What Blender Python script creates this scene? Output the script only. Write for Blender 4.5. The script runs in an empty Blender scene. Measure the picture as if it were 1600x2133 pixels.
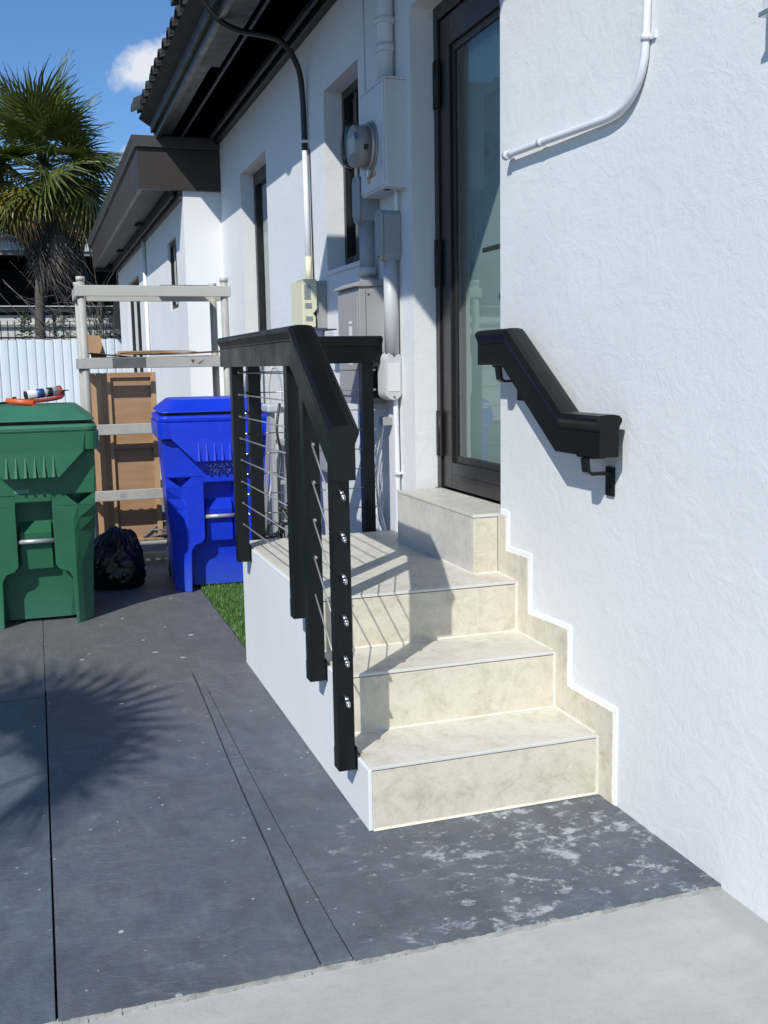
import bpy, bmesh, math, random
from mathutils import Vector, Matrix, noise
random.seed(7)
R = math.radians
PI = math.pi
SC = bpy.context.scene
COL = SC.collection

# ------------------------------------------------------------------ camera
cam = bpy.data.objects.new('camera', bpy.data.cameras.new('camera'))
COL.objects.link(cam)
yaw, pit, rol = 0.32214239, 0.14258737, -0.01784323
def camera_matrix():
    B = Matrix(((1, 0, 0), (0, 0, -1), (0, 1, 0)))
    Rz = Matrix(((math.cos(yaw), -math.sin(yaw), 0), (math.sin(yaw), math.cos(yaw), 0), (0, 0, 1)))
    P = Matrix(((1, 0, 0), (0, math.cos(pit), -math.sin(pit)), (0, math.sin(pit), math.cos(pit))))
    Q = Matrix(((math.cos(rol), -math.sin(rol), 0), (math.sin(rol), math.cos(rol), 0), (0, 0, 1)))
    return Q @ P @ B @ Rz
_m = camera_matrix()
rot = Matrix((_m[0], -_m[1], -_m[2])).transposed()
cam.matrix_world = Matrix.Translation((0, 0, 1.35)) @ rot.to_4x4()
cam.data.sensor_fit = 'HORIZONTAL'
cam.data.sensor_width = 36
cam.data.lens = 2144.44 / 1600 * 36
cam.data.clip_start = 0.02
cam.data.clip_end = 2000
SC.camera = cam
SC.render.resolution_x = 768
SC.render.resolution_y = 1024

# ------------------------------------------------------------------ light
SUN = Vector((1.0, 1.06, -1.25)).normalized()
w = bpy.data.worlds.new('World')
SC.world = w
w.use_nodes = True
nt = w.node_tree
nt.nodes.clear()
sky = nt.nodes.new('ShaderNodeTexSky')
sky.sky_type = 'NISHITA'
sky.sun_disc = False
sky.sun_elevation = math.asin(-SUN.z)
sky.sun_rotation = math.atan2(-SUN.x, -SUN.y)
sky.air_density = 1.0
sky.dust_density = 0.15
sky.ozone_density = 5.0
bg = nt.nodes.new('ShaderNodeBackground')
bg.inputs[1].default_value = 0.104
wo = nt.nodes.new('ShaderNodeOutputWorld')
tc = nt.nodes.new('ShaderNodeTexCoord')
nzc = nt.nodes.new('ShaderNodeTexNoise')
nzc.inputs['Scale'].default_value = 14
nzc.inputs['Detail'].default_value = 6
nzc.inputs['Roughness'].default_value = 0.6
nt.links.new(tc.outputs['Generated'], nzc.inputs['Vector'])
def wmath(op, a, b=None, clamp=False):
    n = nt.nodes.new('ShaderNodeMath'); n.operation = op; n.use_clamp = clamp
    for i, v in enumerate((a, b)):
        if v is None: continue
        if isinstance(v, (int, float)): n.inputs[i].default_value = v
        else: nt.links.new(v, n.inputs[i])
    return n.outputs[0]
def cloud(direction, su, sv, tilt, dens):
    c = Vector(direction).normalized()
    right = c.cross(Vector((0, 0, 1))).normalized(); up = right.cross(c)
    u = right * math.cos(tilt) + up * math.sin(tilt); v = up * math.cos(tilt) - right * math.sin(tilt)
    sub = nt.nodes.new('ShaderNodeVectorMath'); sub.operation = 'SUBTRACT'
    nt.links.new(tc.outputs['Generated'], sub.inputs[0]); sub.inputs[1].default_value = c
    def dot(vec, s):
        d = nt.nodes.new('ShaderNodeVectorMath'); d.operation = 'DOT_PRODUCT'
        nt.links.new(sub.outputs[0], d.inputs[0]); d.inputs[1].default_value = vec / s
        return wmath('MULTIPLY', d.outputs['Value'], d.outputs['Value'])
    r2 = wmath('ADD', wmath('ADD', dot(u, su), dot(v, sv)), dot(c, 1.0))
    e = wmath('SUBTRACT', 1.0, wmath('SQRT', r2))
    n2 = wmath('MULTIPLY', wmath('SUBTRACT', nzc.outputs['Fac'], 0.5), 3.4)
    return wmath('MULTIPLY', wmath('MULTIPLY', wmath('ADD', e, n2), 1.6, True), dens)
masks = [cloud((0.108, 0.958, 0.257), 0.042, 0.017, 0.42, 0.92), cloud((0.140, 0.950, 0.270), 0.034, 0.018, 0.3, 0.85),
         cloud((0.118, 0.974, 0.192), 0.035, 0.009, 0.1, 0.9), cloud((-0.6, 0.75, 0.22), 0.16, 0.05, 0.1, 0.9),
         cloud((-0.75, -0.3, 0.35), 0.2, 0.07, -0.2, 0.9), cloud((0.5, -0.8, 0.3), 0.2, 0.06, 0.1, 0.9)]
m = masks[0]
for k in masks[1:]: m = wmath('MAXIMUM', m, k)
mix = nt.nodes.new('ShaderNodeMixRGB')
nt.links.new(m, mix.inputs[0])
tint = nt.nodes.new('ShaderNodeMixRGB'); tint.blend_type = 'MULTIPLY'; tint.inputs[0].default_value = 1.0
nt.links.new(sky.outputs[0], tint.inputs[1]); tint.inputs[2].default_value = (0.76, 0.97, 1.17, 1)
nt.links.new(tint.outputs[0], mix.inputs[1])
mix.inputs[2].default_value = (7.4, 7.7, 8.2, 1)
nt.links.new(mix.outputs[0], bg.inputs[0])
nt.links.new(bg.outputs[0], wo.inputs[0])

sl = bpy.data.lights.new('sun', 'SUN')
sl.energy = 4.0
sl.angle = R(0.53)
sl.color = (1.0, 0.985, 0.925)
so = bpy.data.objects.new('sun', sl)
COL.objects.link(so)
so.rotation_mode = 'QUATERNION'
so.rotation_quaternion = SUN.to_track_quat('-Z', 'Y')
SC.view_settings.view_transform = 'Standard'
SC.view_settings.look = 'None'
SC.view_settings.exposure = 0.10
SC.view_settings.gamma = 1.0
SC.view_settings.use_curve_mapping = False

# ------------------------------------------------------------------ materials
MATS = {}
class NB:
    def __init__(s, name):
        s.m = bpy.data.materials.new(name); s.m.use_nodes = True
        s.nt = s.m.node_tree; s.nt.nodes.clear()
        s.out = s.nt.nodes.new('ShaderNodeOutputMaterial')
        s.b = s.nt.nodes.new('ShaderNodeBsdfPrincipled')
        s.nt.links.new(s.b.outputs[0], s.out.inputs[0])
        s.tc = s.nt.nodes.new('ShaderNodeTexCoord')
        MATS[name] = s.m
    def set(s, k, v):
        i = s.b.inputs[k]
        if isinstance(v, bpy.types.NodeSocket): s.nt.links.new(v, i)
        elif isinstance(v, tuple): i.default_value = (*v, 1) if len(v) == 3 else v
        else: i.default_value = v
        return s
    def vec(s, scale=(1, 1, 1), loc=(0, 0, 0), rot=(0, 0, 0)):
        n = s.nt.nodes.new('ShaderNodeMapping')
        s.nt.links.new(s.tc.outputs['Object'], n.inputs[0])
        n.inputs['Scale'].default_value = scale; n.inputs['Location'].default_value = loc; n.inputs['Rotation'].default_value = rot
        return n.outputs[0]
    def noise(s, scale, detail=4, rough=0.55, vec=None, dist=0.0):
        n = s.nt.nodes.new('ShaderNodeTexNoise')
        s.nt.links.new(vec or s.tc.outputs['Object'], n.inputs['Vector'])
        n.inputs['Scale'].default_value = scale; n.inputs['Detail'].default_value = detail
        n.inputs['Roughness'].default_value = rough; n.inputs['Distortion'].default_value = dist
        return n.outputs['Fac']
    def voro(s, scale, vec=None, feature='F1', out='Distance'):
        n = s.nt.nodes.new('ShaderNodeTexVoronoi'); n.feature = feature
        s.nt.links.new(vec or s.tc.outputs['Object'], n.inputs['Vector'])
        n.inputs['Scale'].default_value = scale
        return n.outputs[out]
    def ramp(s, f, stops, interp='LINEAR'):
        n = s.nt.nodes.new('ShaderNodeValToRGB'); n.color_ramp.interpolation = interp
        cr = n.color_ramp
        while len(cr.elements) < len(stops): cr.elements.new(0.5)
        for e, (p, c) in zip(cr.elements, stops):
            e.position = p; e.color = (*c, 1) if isinstance(c, tuple) else (c, c, c, 1)
        s.nt.links.new(f, n.inputs[0]); return n.outputs[0]
    def math(s, op, a, b=None, clamp=False):
        n = s.nt.nodes.new('ShaderNodeMath'); n.operation = op; n.use_clamp = clamp
        for i, v in enumerate((a, b)):
            if v is None: continue
            if isinstance(v, (int, float)): n.inputs[i].default_value = v
            else: s.nt.links.new(v, n.inputs[i])
        return n.outputs[0]
    def mix(s, f, a, b, mode='MIX'):
        n = s.nt.nodes.new('ShaderNodeMixRGB'); n.blend_type = mode
        for i, v in enumerate((f, a, b)):
            if isinstance(v, bpy.types.NodeSocket): s.nt.links.new(v, n.inputs[i])
            elif i == 0: n.inputs[0].default_value = v
            else: n.inputs[i].default_value = (*v, 1)
        return n.outputs[0]
    def axis(s, a):
        n = s.nt.nodes.new('ShaderNodeSeparateXYZ'); s.nt.links.new(s.tc.outputs['Object'], n.inputs[0])
        return n.outputs['XYZ'.index(a)]
    def bump(s, h, strength=0.3, dist=0.01, normal=None):
        n = s.nt.nodes.new('ShaderNodeBump')
        n.inputs['Strength'].default_value = strength; n.inputs['Distance'].default_value = dist
        s.nt.links.new(h, n.inputs['Height'])
        if normal: s.nt.links.new(normal, n.inputs['Normal'])
        s.nt.links.new(n.outputs[0], s.b.inputs['Normal']); return n.outputs[0]

def simple(name, col, rough=0.5, var=0.12, scale=6, bump=0.0, bscale=60, metal=0.0, spec=0.5):
    n = NB(name)
    f = n.noise(scale, 5, 0.6)
    lo = tuple(c * (1 - var) for c in col); hi = tuple(min(1, c * (1 + var)) for c in col)
    n.set('Base Color', n.ramp(f, [(0.3, lo), (0.7, hi)])).set('Metallic', metal)
    n.set('Roughness', n.ramp(n.noise(scale * 2.3, 3), [(0.3, max(0, rough - 0.07)), (0.7, min(1, rough + 0.07))]))
    n.set('Specular IOR Level', spec)
    if bump: n.bump(n.noise(bscale, 4), bump, 0.003)
    return n.m

def stucco(name, col, k=1.0):
    n = NB(name)
    f1 = n.noise(1.4, 4, 0.6); f2 = n.noise(7, 4)
    base = n.ramp(f1, [(0.3, tuple(c * 0.95 for c in col)), (0.7, tuple(min(1, c * 1.03) for c in col))])
    streak = n.noise(3.0, 4, 0.6, n.vec((3.0, 3.0, 0.5)))
    base = n.mix(n.math('MULTIPLY', streak, 0.10), base, tuple(c * 0.8 for c in col))
    n.set('Base Color', base).set('Roughness', 0.62).set('Specular IOR Level', 0.35)
    fine = n.noise(95, 4, 0.65, n.vec((1, 1, 1)))
    trowel = n.noise(9, 5, 0.6, n.vec((1, 1.0, 1.25), (0, 0, 0), (0.5, 0, 0)), 0.9)
    lumps = n.ramp(n.noise(38, 3, 0.5, n.vec((1, 1.0, 0.9)), 0.3), [(0.60, 0.0), (0.78, 1.0)])
    vd = n.voro(15, n.vec((1, 1, 0.5), (3, 1, 2)))
    ridge = n.ramp(vd, [(0.03, 1.0), (0.10, 0.0)])
    h = n.math('ADD', n.math('MULTIPLY', fine, 0.42), n.math('MULTIPLY', trowel, 1.7))
    h = n.math('ADD', h, n.math('MULTIPLY', n.math('MULTIPLY', lumps, n.ramp(n.noise(1.1, 3, 0.5, n.vec((1, 1, 1), (2, 6, 1))), [(0.42, 0.15), (0.62, 1.0)])), 0.34))
    band = n.noise(5, 6, 0.7, n.vec((1, 1, 1), (0, 0, 0), (0.6, 0, 0)), 1.6)
    h = n.math('ADD', h, n.math('MULTIPLY', n.ramp(band, [(0.485, 0.0), (0.5, 1.0), (0.515, 0.0)]), 0.10))
    h = n.math('ADD', h, n.math('MULTIPLY', f1, 2.0))
    n.bump(h, 0.50 * k, 0.004)
    return n.m
stucco('stucco_white', (0.715, 0.73, 0.735))
stucco('wall_smooth', (0.75, 0.76, 0.765), 0.35)
stucco('white_band', (0.88, 0.89, 0.90), 0.2)

def tile(name, c1, c2, c3):
    n = NB(name)
    oi = n.nt.nodes.new('ShaderNodeNewGeometry')
    rnd = n.nt.nodes.new('ShaderNodeObjectInfo').outputs['Random']
    cmb = n.nt.nodes.new('ShaderNodeVectorMath'); cmb.operation = 'ADD'
    n.nt.links.new(n.tc.outputs['Object'], cmb.inputs[0]); cx3 = n.nt.nodes.new('ShaderNodeCombineXYZ')
    n.nt.links.new(n.math('MULTIPLY', rnd, 9.0), cx3.inputs[0]); n.nt.links.new(n.math('MULTIPLY', rnd, 5.0), cx3.inputs[2]); n.nt.links.new(cx3.outputs[0], cmb.inputs[1])
    pv = cmb.outputs[0]
    f = n.noise(11, 9, 0.78, pv, 0.5)
    base = n.ramp(f, [(0.30, c3), (0.43, c1), (0.56, c2), (0.70, c1)])
    v = n.ramp(n.noise(22, 7, 0.78, pv, 0.8), [(0.54, 0.0), (0.68, 1.0)])
    base = n.mix(n.math('MULTIPLY', v, 0.35), base, tuple(x * 0.72 for x in c3))
    sp = n.ramp(n.noise(75, 3, 0.6), [(0.66, 0.0), (0.74, 1.0)])
    base = n.mix(n.math('MULTIPLY', sp, 0.3), base, tuple(x * 0.6 for x in c3))
    v2 = n.ramp(n.noise(5.5, 7, 0.7, pv, 1.2), [(0.490, 0.0), (0.5, 1.0), (0.510, 0.0)])
    base = n.mix(n.math('MULTIPLY', v2, 0.35), base, tuple(min(1, x * 1.2) for x in c2))
    n.set('Base Color', base).set('Roughness', n.ramp(n.noise(9, 4), [(0.3, 0.38), (0.7, 0.55)]))
    n.bump(n.noise(90, 4, 0.6), 0.12, 0.002)
tile('tile_riser', (0.56, 0.505, 0.405), (0.645, 0.59, 0.485), (0.42, 0.36, 0.275))
tile('tile_tread', (0.555, 0.52, 0.44), (0.64, 0.61, 0.545), (0.42, 0.385, 0.325))  # greyer than the riser: top light at a grazing view put into colour
tile('tile_side', (0.53, 0.505, 0.455), (0.61, 0.585, 0.53), (0.44, 0.415, 0.365))
simple('nosing_white', (0.61, 0.60, 0.565), 0.4, 0.04)
simple('grout', (0.62, 0.585, 0.50), 0.8, 0.08, 20)

def slabmat(name, base_c, second, brown):
    n = NB(name)
    f1 = n.noise(1.7, 6, 0.62, None, 0.4); f2 = n.noise(11, 6, 0.7, n.vec((1.6, 0.7, 1)))
    c = n.ramp(f1, [(0.30, base_c), (0.52, second), (0.75, tuple(x * 1.16 for x in base_c))])
    c = n.mix(n.math('MULTIPLY', n.ramp(f2, [(0.40, 0.0), (0.72, 1.0)]), 0.6), c, tuple(x * 1.55 for x in base_c))
    mot = n.noise(4.2, 8, 0.75, n.vec((1, 1, 1), (5, 1, 0)), 1.0)
    c = n.mix(n.math('MULTIPLY', n.ramp(mot, [(0.48, 0.0), (0.68, 1.0)]), 0.42), c, (0.155, 0.175, 0.19))
    c = n.mix(n.math('MULTIPLY', n.ramp(n.noise(3.1, 6, 0.7, n.vec((1, 1, 1), (9, 4, 0)), 0.6), [(0.50, 0.0), (0.70, 1.0)]), 0.5), c, (0.050, 0.058, 0.075))
    grit = n.ramp(n.noise(120, 3, 0.7), [(0.62, 0.0), (0.72, 1.0)])
    c = n.mix(n.math('MULTIPLY', grit, 0.22), c, (0.24, 0.26, 0.27))
    # brown soil wash on the far half of the path
    y = n.axis('Y')
    far = n.ramp(n.math('ADD', n.math('MULTIPLY', y, 0.1), n.math('MULTIPLY', n.noise(2.3, 5), 0.16)), [(0.44, 0.0), (0.53, 1.0)])
    c = n.mix(n.math('MULTIPLY', far, brown), c, (0.15, 0.14, 0.125))
    # scuffs: drawn out white-ish paint rubbings
    sc = n.ramp(n.noise(9, 6, 0.72, n.vec((1, 3.2, 1), (2, 5, 0), (0, 0, 0.5)), 0.8), [(0.55, 0.0), (0.68, 1.0)])
    sc2 = n.ramp(n.noise(1.3, 4, 0.6), [(0.42, 0.0), (0.62, 1.0)])
    c = n.mix(n.math('MULTIPLY', n.math('MULTIPLY', sc, sc2), 0.38), c, (0.30, 0.32, 0.34))
    film = n.ramp(n.noise(5.5, 9, 0.72, n.vec((1.4, 0.8, 1), (1, 8, 0), (0, 0, 0.9)), 0.6), [(0.50, 0.0), (0.72, 1.0)])
    c = n.mix(n.math('MULTIPLY', film, 0.30), c, (0.22, 0.25, 0.265))
    # splashes of white wall paint, denser in front of the stairs
    x = n.axis('X')
    near = n.math('MULTIPLY', n.ramp(x, [(0.55, 0.0), (0.95, 1.0)]), n.ramp(n.math('MULTIPLY', y, 0.2), [(0.56, 1.0), (0.60, 0.0)]))
    nx = n.noise(5, 3, 0.6)
    vv = n.noise(15, 8, 0.74, n.vec((1, 1.25, 1)), 0.2)
    th = n.math('ADD', vv, n.math('MULTIPLY', near, 0.10))
    spl = n.ramp(n.math('MULTIPLY', th, n.math('ADD', 0.72, n.math('MULTIPLY', nx, 0.5))), [(0.615, 0.0), (0.70, 1.0)])
    c = n.mix(n.math('MULTIPLY', spl, n.math('MULTIPLY', n.math('ADD', 0.2, n.math('MULTIPLY', near, 0.42)), n.ramp(n.noise(30, 5, 0.7), [(0.3, 0.35), (0.6, 1.0)]))), c, (0.62, 0.65, 0.68))
    wv = n.nt.nodes.new('ShaderNodeTexNoise'); wv.inputs['Scale'].default_value = 38; wv.inputs['Detail'].default_value = 3; n.nt.links.new(n.tc.outputs['Object'], wv.inputs['Vector'])
    wa = n.nt.nodes.new('ShaderNodeVectorMath'); wa.operation = 'MULTIPLY_ADD'; n.nt.links.new(wv.outputs['Color'], wa.inputs[0]); wa.inputs[1].default_value = (0.03, 0.03, 0.0); n.nt.links.new(n.vec((1.0, 1.25, 1), (0.3, 0.2, 0), (0, 0, 0.3)), wa.inputs[2])
    wvv = wa.outputs[0]
    dx = n.voro(6.3, wvv)
    size = n.math('MULTIPLY', n.ramp(n.noise(4.0, 2), [(0.40, 0.0), (0.85, 1.0)]), 0.15)
    dots = n.ramp(n.math('SUBTRACT', n.math('ADD', size, n.math('MULTIPLY', n.noise(60, 2), 0.05)), dx), [(0.0, 0.0), (0.012, 1.0)])
    c = n.mix(n.math('MULTIPLY', dots, 0.6), c, (0.68, 0.71, 0.72))
    dx2 = n.voro(17, wvv)
    dots2 = n.ramp(dx2, [(0.06, 1.0), (0.085, 0.0)])
    dots2 = n.math('MULTIPLY', dots2, n.ramp(n.noise(6, 3, 0.5, n.vec((1, 1, 1), (7, 0, 0))), [(0.47, 0.0), (0.53, 1.0)]))
    c = n.mix(n.math('MULTIPLY', dots2, 0.55), c, (0.6, 0.62, 0.62))
    n.set('Base Color', c).set('Roughness', n.ramp(f2, [(0.3, 0.50), (0.7, 0.68)])).set('Specular IOR Level', 0.4)
    h = n.math('ADD', n.math('MULTIPLY', n.noise(70, 5, 0.7), 0.5), n.math('MULTIPLY', n.noise(26, 4, 0.6, n.vec((1, 2.2, 1), (0, 0, 0), (0, 0, 0.4)), 1.5), 0.8))
    n.bump(h, 0.7, 0.005)
slabmat('slab_dark', (0.076, 0.095, 0.118), (0.100, 0.108, 0.124), 0.5)
slabmat('slab_blue', (0.076, 0.099, 0.125), (0.090, 0.109, 0.128), 0.25)
n = NB('concrete_light')
c = n.ramp(n.noise(2.2, 7, 0.65, n.vec((1, 1.8, 1))), [(0.3, (0.35, 0.355, 0.34)), (0.7, (0.47, 0.47, 0.45))])
c = n.mix(n.math('MULTIPLY', n.ramp(n.noise(34, 7, 0.75), [(0.5, 0.0), (0.72, 1.0)]), 0.35), c, (0.28, 0.285, 0.28))
d = n.ramp(n.voro(6, n.vec((1, 1, 1), (0.7, 0.3, 0))), [(0.02, 1.0), (0.035, 0.0)])
c = n.mix(n.math('MULTIPLY', d, 0.8), c, (0.75, 0.77, 0.78))
sp2 = n.ramp(n.noise(9, 5, 0.7, n.vec((1, 1, 1), (4, 2, 0))), [(0.72, 0.0), (0.76, 1.0)])
c = n.mix(n.math('MULTIPLY', sp2, 0.7), c, (0.68, 0.7, 0.7))
pores = n.ramp(n.voro(55), [(0.06, 1.0), (0.12, 0.0)])
c = n.mix(n.math('MULTIPLY', n.math('MULTIPLY', pores, n.ramp(n.noise(8, 3), [(0.5, 0.0), (0.6, 1.0)])), 0.45), c, (0.22, 0.22, 0.21))
wallband = n.ramp(n.math('ADD', n.math('MULTIPLY', n.axis('X'), 0.5), n.math('MULTIPLY', n.noise(5, 5), 0.06)), [(0.785, 0.0), (0.805, 1.0)])
c = n.mix(n.math('MULTIPLY', wallband, 0.4), c, (0.24, 0.25, 0.25))
c = n.mix(n.math('MULTIPLY', n.ramp(n.noise(1.1, 6, 0.65, n.vec((1, 1, 1), (3, 3, 0))), [(0.5, 0.0), (0.75, 1.0)]), 0.35), c, (0.50, 0.51, 0.50))
n.set('Base Color', c).set('Roughness', 0.8).set('Specular IOR Level', 0.25)
n.bump(n.math('ADD', n.noise(110, 5, 0.7), n.math('MULTIPLY', n.noise(12, 4, 0.6), 1.5)), 0.35, 0.003)
simple('mortar_edge', (0.34, 0.335, 0.31), 0.9, 0.3, 25, 0.8, 60)
simple('slab_joint', (0.05, 0.057, 0.065), 0.9, 0.5, 14, 0.4, 50)
simple('joint_dark', (0.012, 0.014, 0.018), 0.9, 0.2)
simple('asphalt', (0.10, 0.10, 0.10), 0.9, 0.2, 3, 0.4, 80)

simple('black_alu', (0.0055, 0.0065, 0.0072), 0.36, 0.1, 4, 0.04, 160, 0.0, 0.28)
simple('black_frame', (0.016, 0.015, 0.014), 0.38, 0.2, 5)
simple('bronze_frame', (0.028, 0.026, 0.026), 0.32, 0.15, 5, 0, 60, 0.3)
simple('hinge_black', (0.006, 0.006, 0.006), 0.5, 0.1)
simple('steel', (0.62, 0.62, 0.62), 0.28, 0.05, 40, 0, 60, 1.0)
simple('steel_cable', (0.55, 0.54, 0.52), 0.45, 0.08, 60, 0, 60, 0.7)
simple('roof_black', (0.013, 0.012, 0.012), 0.42, 0.25, 5, 0.2, 60)
simple('soffit_black', (0.010, 0.010, 0.012), 0.5, 0.3, 4, 0.15, 30)
simple('soffit_grey', (0.034, 0.036, 0.040), 0.6, 0.2, 6, 0.2, 30)
simple('fascia_brown', (0.046, 0.038, 0.034), 0.42, 0.08, 2)
simple('drip_grey', (0.055, 0.053, 0.053), 0.5, 0.1, 3)
n = NB('roof_tile_dark')
c = n.ramp(n.noise(14, 6, 0.7), [(0.35, (0.014, 0.013, 0.012)), (0.6, (0.034, 0.033, 0.029)), (0.8, (0.075, 0.073, 0.065))])
n.set('Base Color', c).set('Roughness', 0.85); n.bump(n.noise(50, 5, 0.7), 0.5, 0.006)
simple('box_white', (0.62, 0.64, 0.66), 0.42, 0.04, 3, 0.05, 90)
simple('pipe_white', (0.66, 0.68, 0.71), 0.5, 0.05, 8, 0.15, 50)
simple('pvc_grey', (0.30, 0.32, 0.34), 0.45, 0.06, 5)
simple('pvc_light', (0.48, 0.49, 0.50), 0.45, 0.06, 5)
simple('pvc_painted', (0.60, 0.61, 0.62), 0.5, 0.05, 6, 0.1, 50)
simple('panel_grey', (0.335, 0.33, 0.33), 0.5, 0.05, 3)
simple('cream', (0.72, 0.69, 0.49), 0.45, 0.03, 4)
simple('label_grey', (0.24, 0.26, 0.27), 0.5, 0.5, 160)
simple('label_white', (0.7, 0.71, 0.7), 0.5, 0.1, 200)
simple('label_orange', (0.62, 0.22, 0.06), 0.5, 0.2, 200)
simple('label_yellow', (0.45, 0.36, 0.16), 0.5, 0.3, 200)
simple('label_blue', (0.10, 0.13, 0.42), 0.5, 0.6, 160)
simple('meter_grey', (0.42, 0.43, 0.42), 0.45, 0.05, 5)
simple('ring_grey', (0.40, 0.40, 0.40), 0.4, 0.1, 9, 0, 60, 0.6)
simple('black_plastic', (0.015, 0.015, 0.017), 0.4, 0.2, 8)
def plastic(name, col, dirt):
    n = NB(name)
    c = n.ramp(n.noise(3, 5, 0.6), [(0.3, tuple(x * 0.88 for x in col)), (0.7, tuple(x * 1.1 for x in col))])
    scr = n.ramp(n.noise(16, 6, 0.75, n.vec((2.0, 2.0, 0.6)), 0.8), [(0.58, 0.0), (0.74, 1.0)])
    c = n.mix(n.math('MULTIPLY', scr, 0.42), c, dirt)
    low = n.ramp(n.math('ADD', n.axis('Z'), n.math('MULTIPLY', n.noise(8, 4), 0.12)), [(0.08, 0.6), (0.3, 0.0)])
    c = n.mix(low, c, dirt)
    n.set('Base Color', c).set('Roughness', n.ramp(n.noise(9, 4), [(0.3, 0.34), (0.7, 0.5)])).set('Specular IOR Level', 0.45)
    n.bump(n.noise(140, 4, 0.6), 0.08, 0.002)
plastic('bin_blue', (0.004, 0.036, 0.58), (0.06, 0.12, 0.52))
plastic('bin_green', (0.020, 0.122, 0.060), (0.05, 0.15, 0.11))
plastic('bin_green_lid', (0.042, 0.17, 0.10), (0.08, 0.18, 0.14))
simple('bar_metal', (0.5, 0.5, 0.5), 0.4, 0.06, 20, 0, 60, 0.5)
simple('tyre_black', (0.02, 0.02, 0.02), 0.8, 0.1)
n = NB('shelf_beige')
c = n.ramp(n.noise(6, 6, 0.65), [(0.3, (0.36, 0.345, 0.305)), (0.7, (0.46, 0.445, 0.40))])
c = n.mix(n.ramp(n.noise(4, 5, 0.7, n.vec((1, 1, 1), (1.2, 0, 0.4))), [(0.62, 0.0), (0.74, 0.75)]), c, (0.12, 0.125, 0.15))
n.set('Base Color', c).set('Roughness', 0.6); n.bump(n.noise(60, 4), 0.2, 0.003)
simple('shelf_beam_clean', (0.47, 0.455, 0.40), 0.5, 0.05, 5)
simple('shelf_post', (0.40, 0.385, 0.345), 0.55, 0.14, 7, 0.15, 50)
simple('shelf_dark', (0.10, 0.10, 0.10), 0.7, 0.3, 10)
simple('cardboard', (0.37, 0.22, 0.115), 0.85, 0.10, 7, 0.1, 90)
simple('cardboard_dark', (0.10, 0.06, 0.035), 0.85, 0.2, 7)
n = NB('oak_board')
c = n.ramp(n.noise(4, 6, 0.65, n.vec((1.2, 1.2, 9))), [(0.3, (0.33, 0.19, 0.10)), (0.7, (0.42, 0.255, 0.14))])
n.set('Base Color', c).set('Roughness', 0.5)
n = NB('oak_rail')
c = n.ramp(n.noise(4, 6, 0.65, n.vec((9, 1.2, 1.0))), [(0.3, (0.42, 0.255, 0.135)), (0.7, (0.52, 0.33, 0.18))])
n.set('Base Color', c).set('Roughness', 0.5)
n = NB('bag_black')
n.set('Base Color', (0.004, 0.005, 0.007)).set('Roughness', 0.20).set('Specular IOR Level', 0.6)
n.bump(n.math('ADD', n.noise(16, 5, 0.6, None, 2.0), n.math('MULTIPLY', n.noise(50, 3, 0.6, None, 1.0), 0.2)), 0.45, 0.012)
simple('hose_grey', (0.10, 0.10, 0.10), 0.5, 0.3, 9)
simple('orange', (0.66, 0.115, 0.03), 0.4, 0.1)
simple('red', (0.36, 0.045, 0.035), 0.45, 0.15)
simple('cartridge_white', (0.62, 0.63, 0.66), 0.35, 0.05)
simple('cartridge_blue', (0.03, 0.07, 0.24), 0.4, 0.15)
n = NB('grass_blade')
oi = n.nt.nodes.new('ShaderNodeNewGeometry')
c = n.ramp(n.noise(40, 3), [(0.3, (0.05, 0.12, 0.022)), (0.55, (0.09, 0.20, 0.045)), (0.8, (0.20, 0.30, 0.10))])
n.set('Base Color', c).set('Roughness', 0.45)
simple('soil', (0.04, 0.05, 0.025), 0.95, 0.4, 20)
def leafmat(name, a, b, c_):
    n = NB(name)
    c = n.ramp(n.noise(2.2, 4, 0.6), [(0.3, a), (0.52, b), (0.75, c_)])
    n.set('Base Color', c).set('Roughness', 0.42).set('Specular IOR Level', 0.5)
    tr = n.nt.nodes.new('ShaderNodeBsdfTranslucent'); mx = n.nt.nodes.new('ShaderNodeMixShader')
    n.nt.links.new(c, tr.inputs[0]); mx.inputs[0].default_value = 0.22
    n.nt.links.new(n.b.outputs[0], mx.inputs[1]); n.nt.links.new(tr.outputs[0], mx.inputs[2])
    n.nt.links.new(mx.outputs[0], n.out.inputs[0])
leafmat('palm_green', (0.040, 0.062, 0.012), (0.095, 0.120, 0.022), (0.20, 0.195, 0.045))
leafmat('palm_yellow', (0.12, 0.13, 0.02), (0.24, 0.20, 0.03), (0.22, 0.13, 0.04))
leafmat('palm_dead', (0.05, 0.04, 0.032), (0.10, 0.08, 0.062), (0.18, 0.14, 0.105))
leafmat('palm_rust', (0.16, 0.085, 0.04), (0.20, 0.12, 0.06), (0.12, 0.08, 0.05))
simple('palm_trunk', (0.085, 0.075, 0.063), 0.9, 0.35, 9, 0.9, 30)
simple('twig', (0.115, 0.10, 0.085), 0.85, 0.4, 6)
leafmat('shrub_leaf', (0.02, 0.04, 0.012), (0.04, 0.065, 0.02), (0.07, 0.09, 0.03))
simple('fence_white', (0.68, 0.74, 0.78), 0.4, 0.04, 2)
simple('iron_black', (0.010, 0.012, 0.016), 0.5, 0.1)
simple('far_wall', (0.60, 0.575, 0.53), 0.8, 0.12, 1.5, 0.2, 20)
simple('far_ledge', (0.26, 0.25, 0.235), 0.8, 0.15, 2)
simple('far_fascia', (0.56, 0.555, 0.54), 0.7, 0.05, 1)
simple('far_roof', (0.42, 0.41, 0.395), 0.8, 0.07, 0.8)
simple('dark_inside', (0.008, 0.008, 0.009), 0.9, 0.2)  # near-black base stands in for the shade inside carport and rooms
simple('neighbour', (0.42, 0.44, 0.43), 0.8, 0.1, 1)
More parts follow.
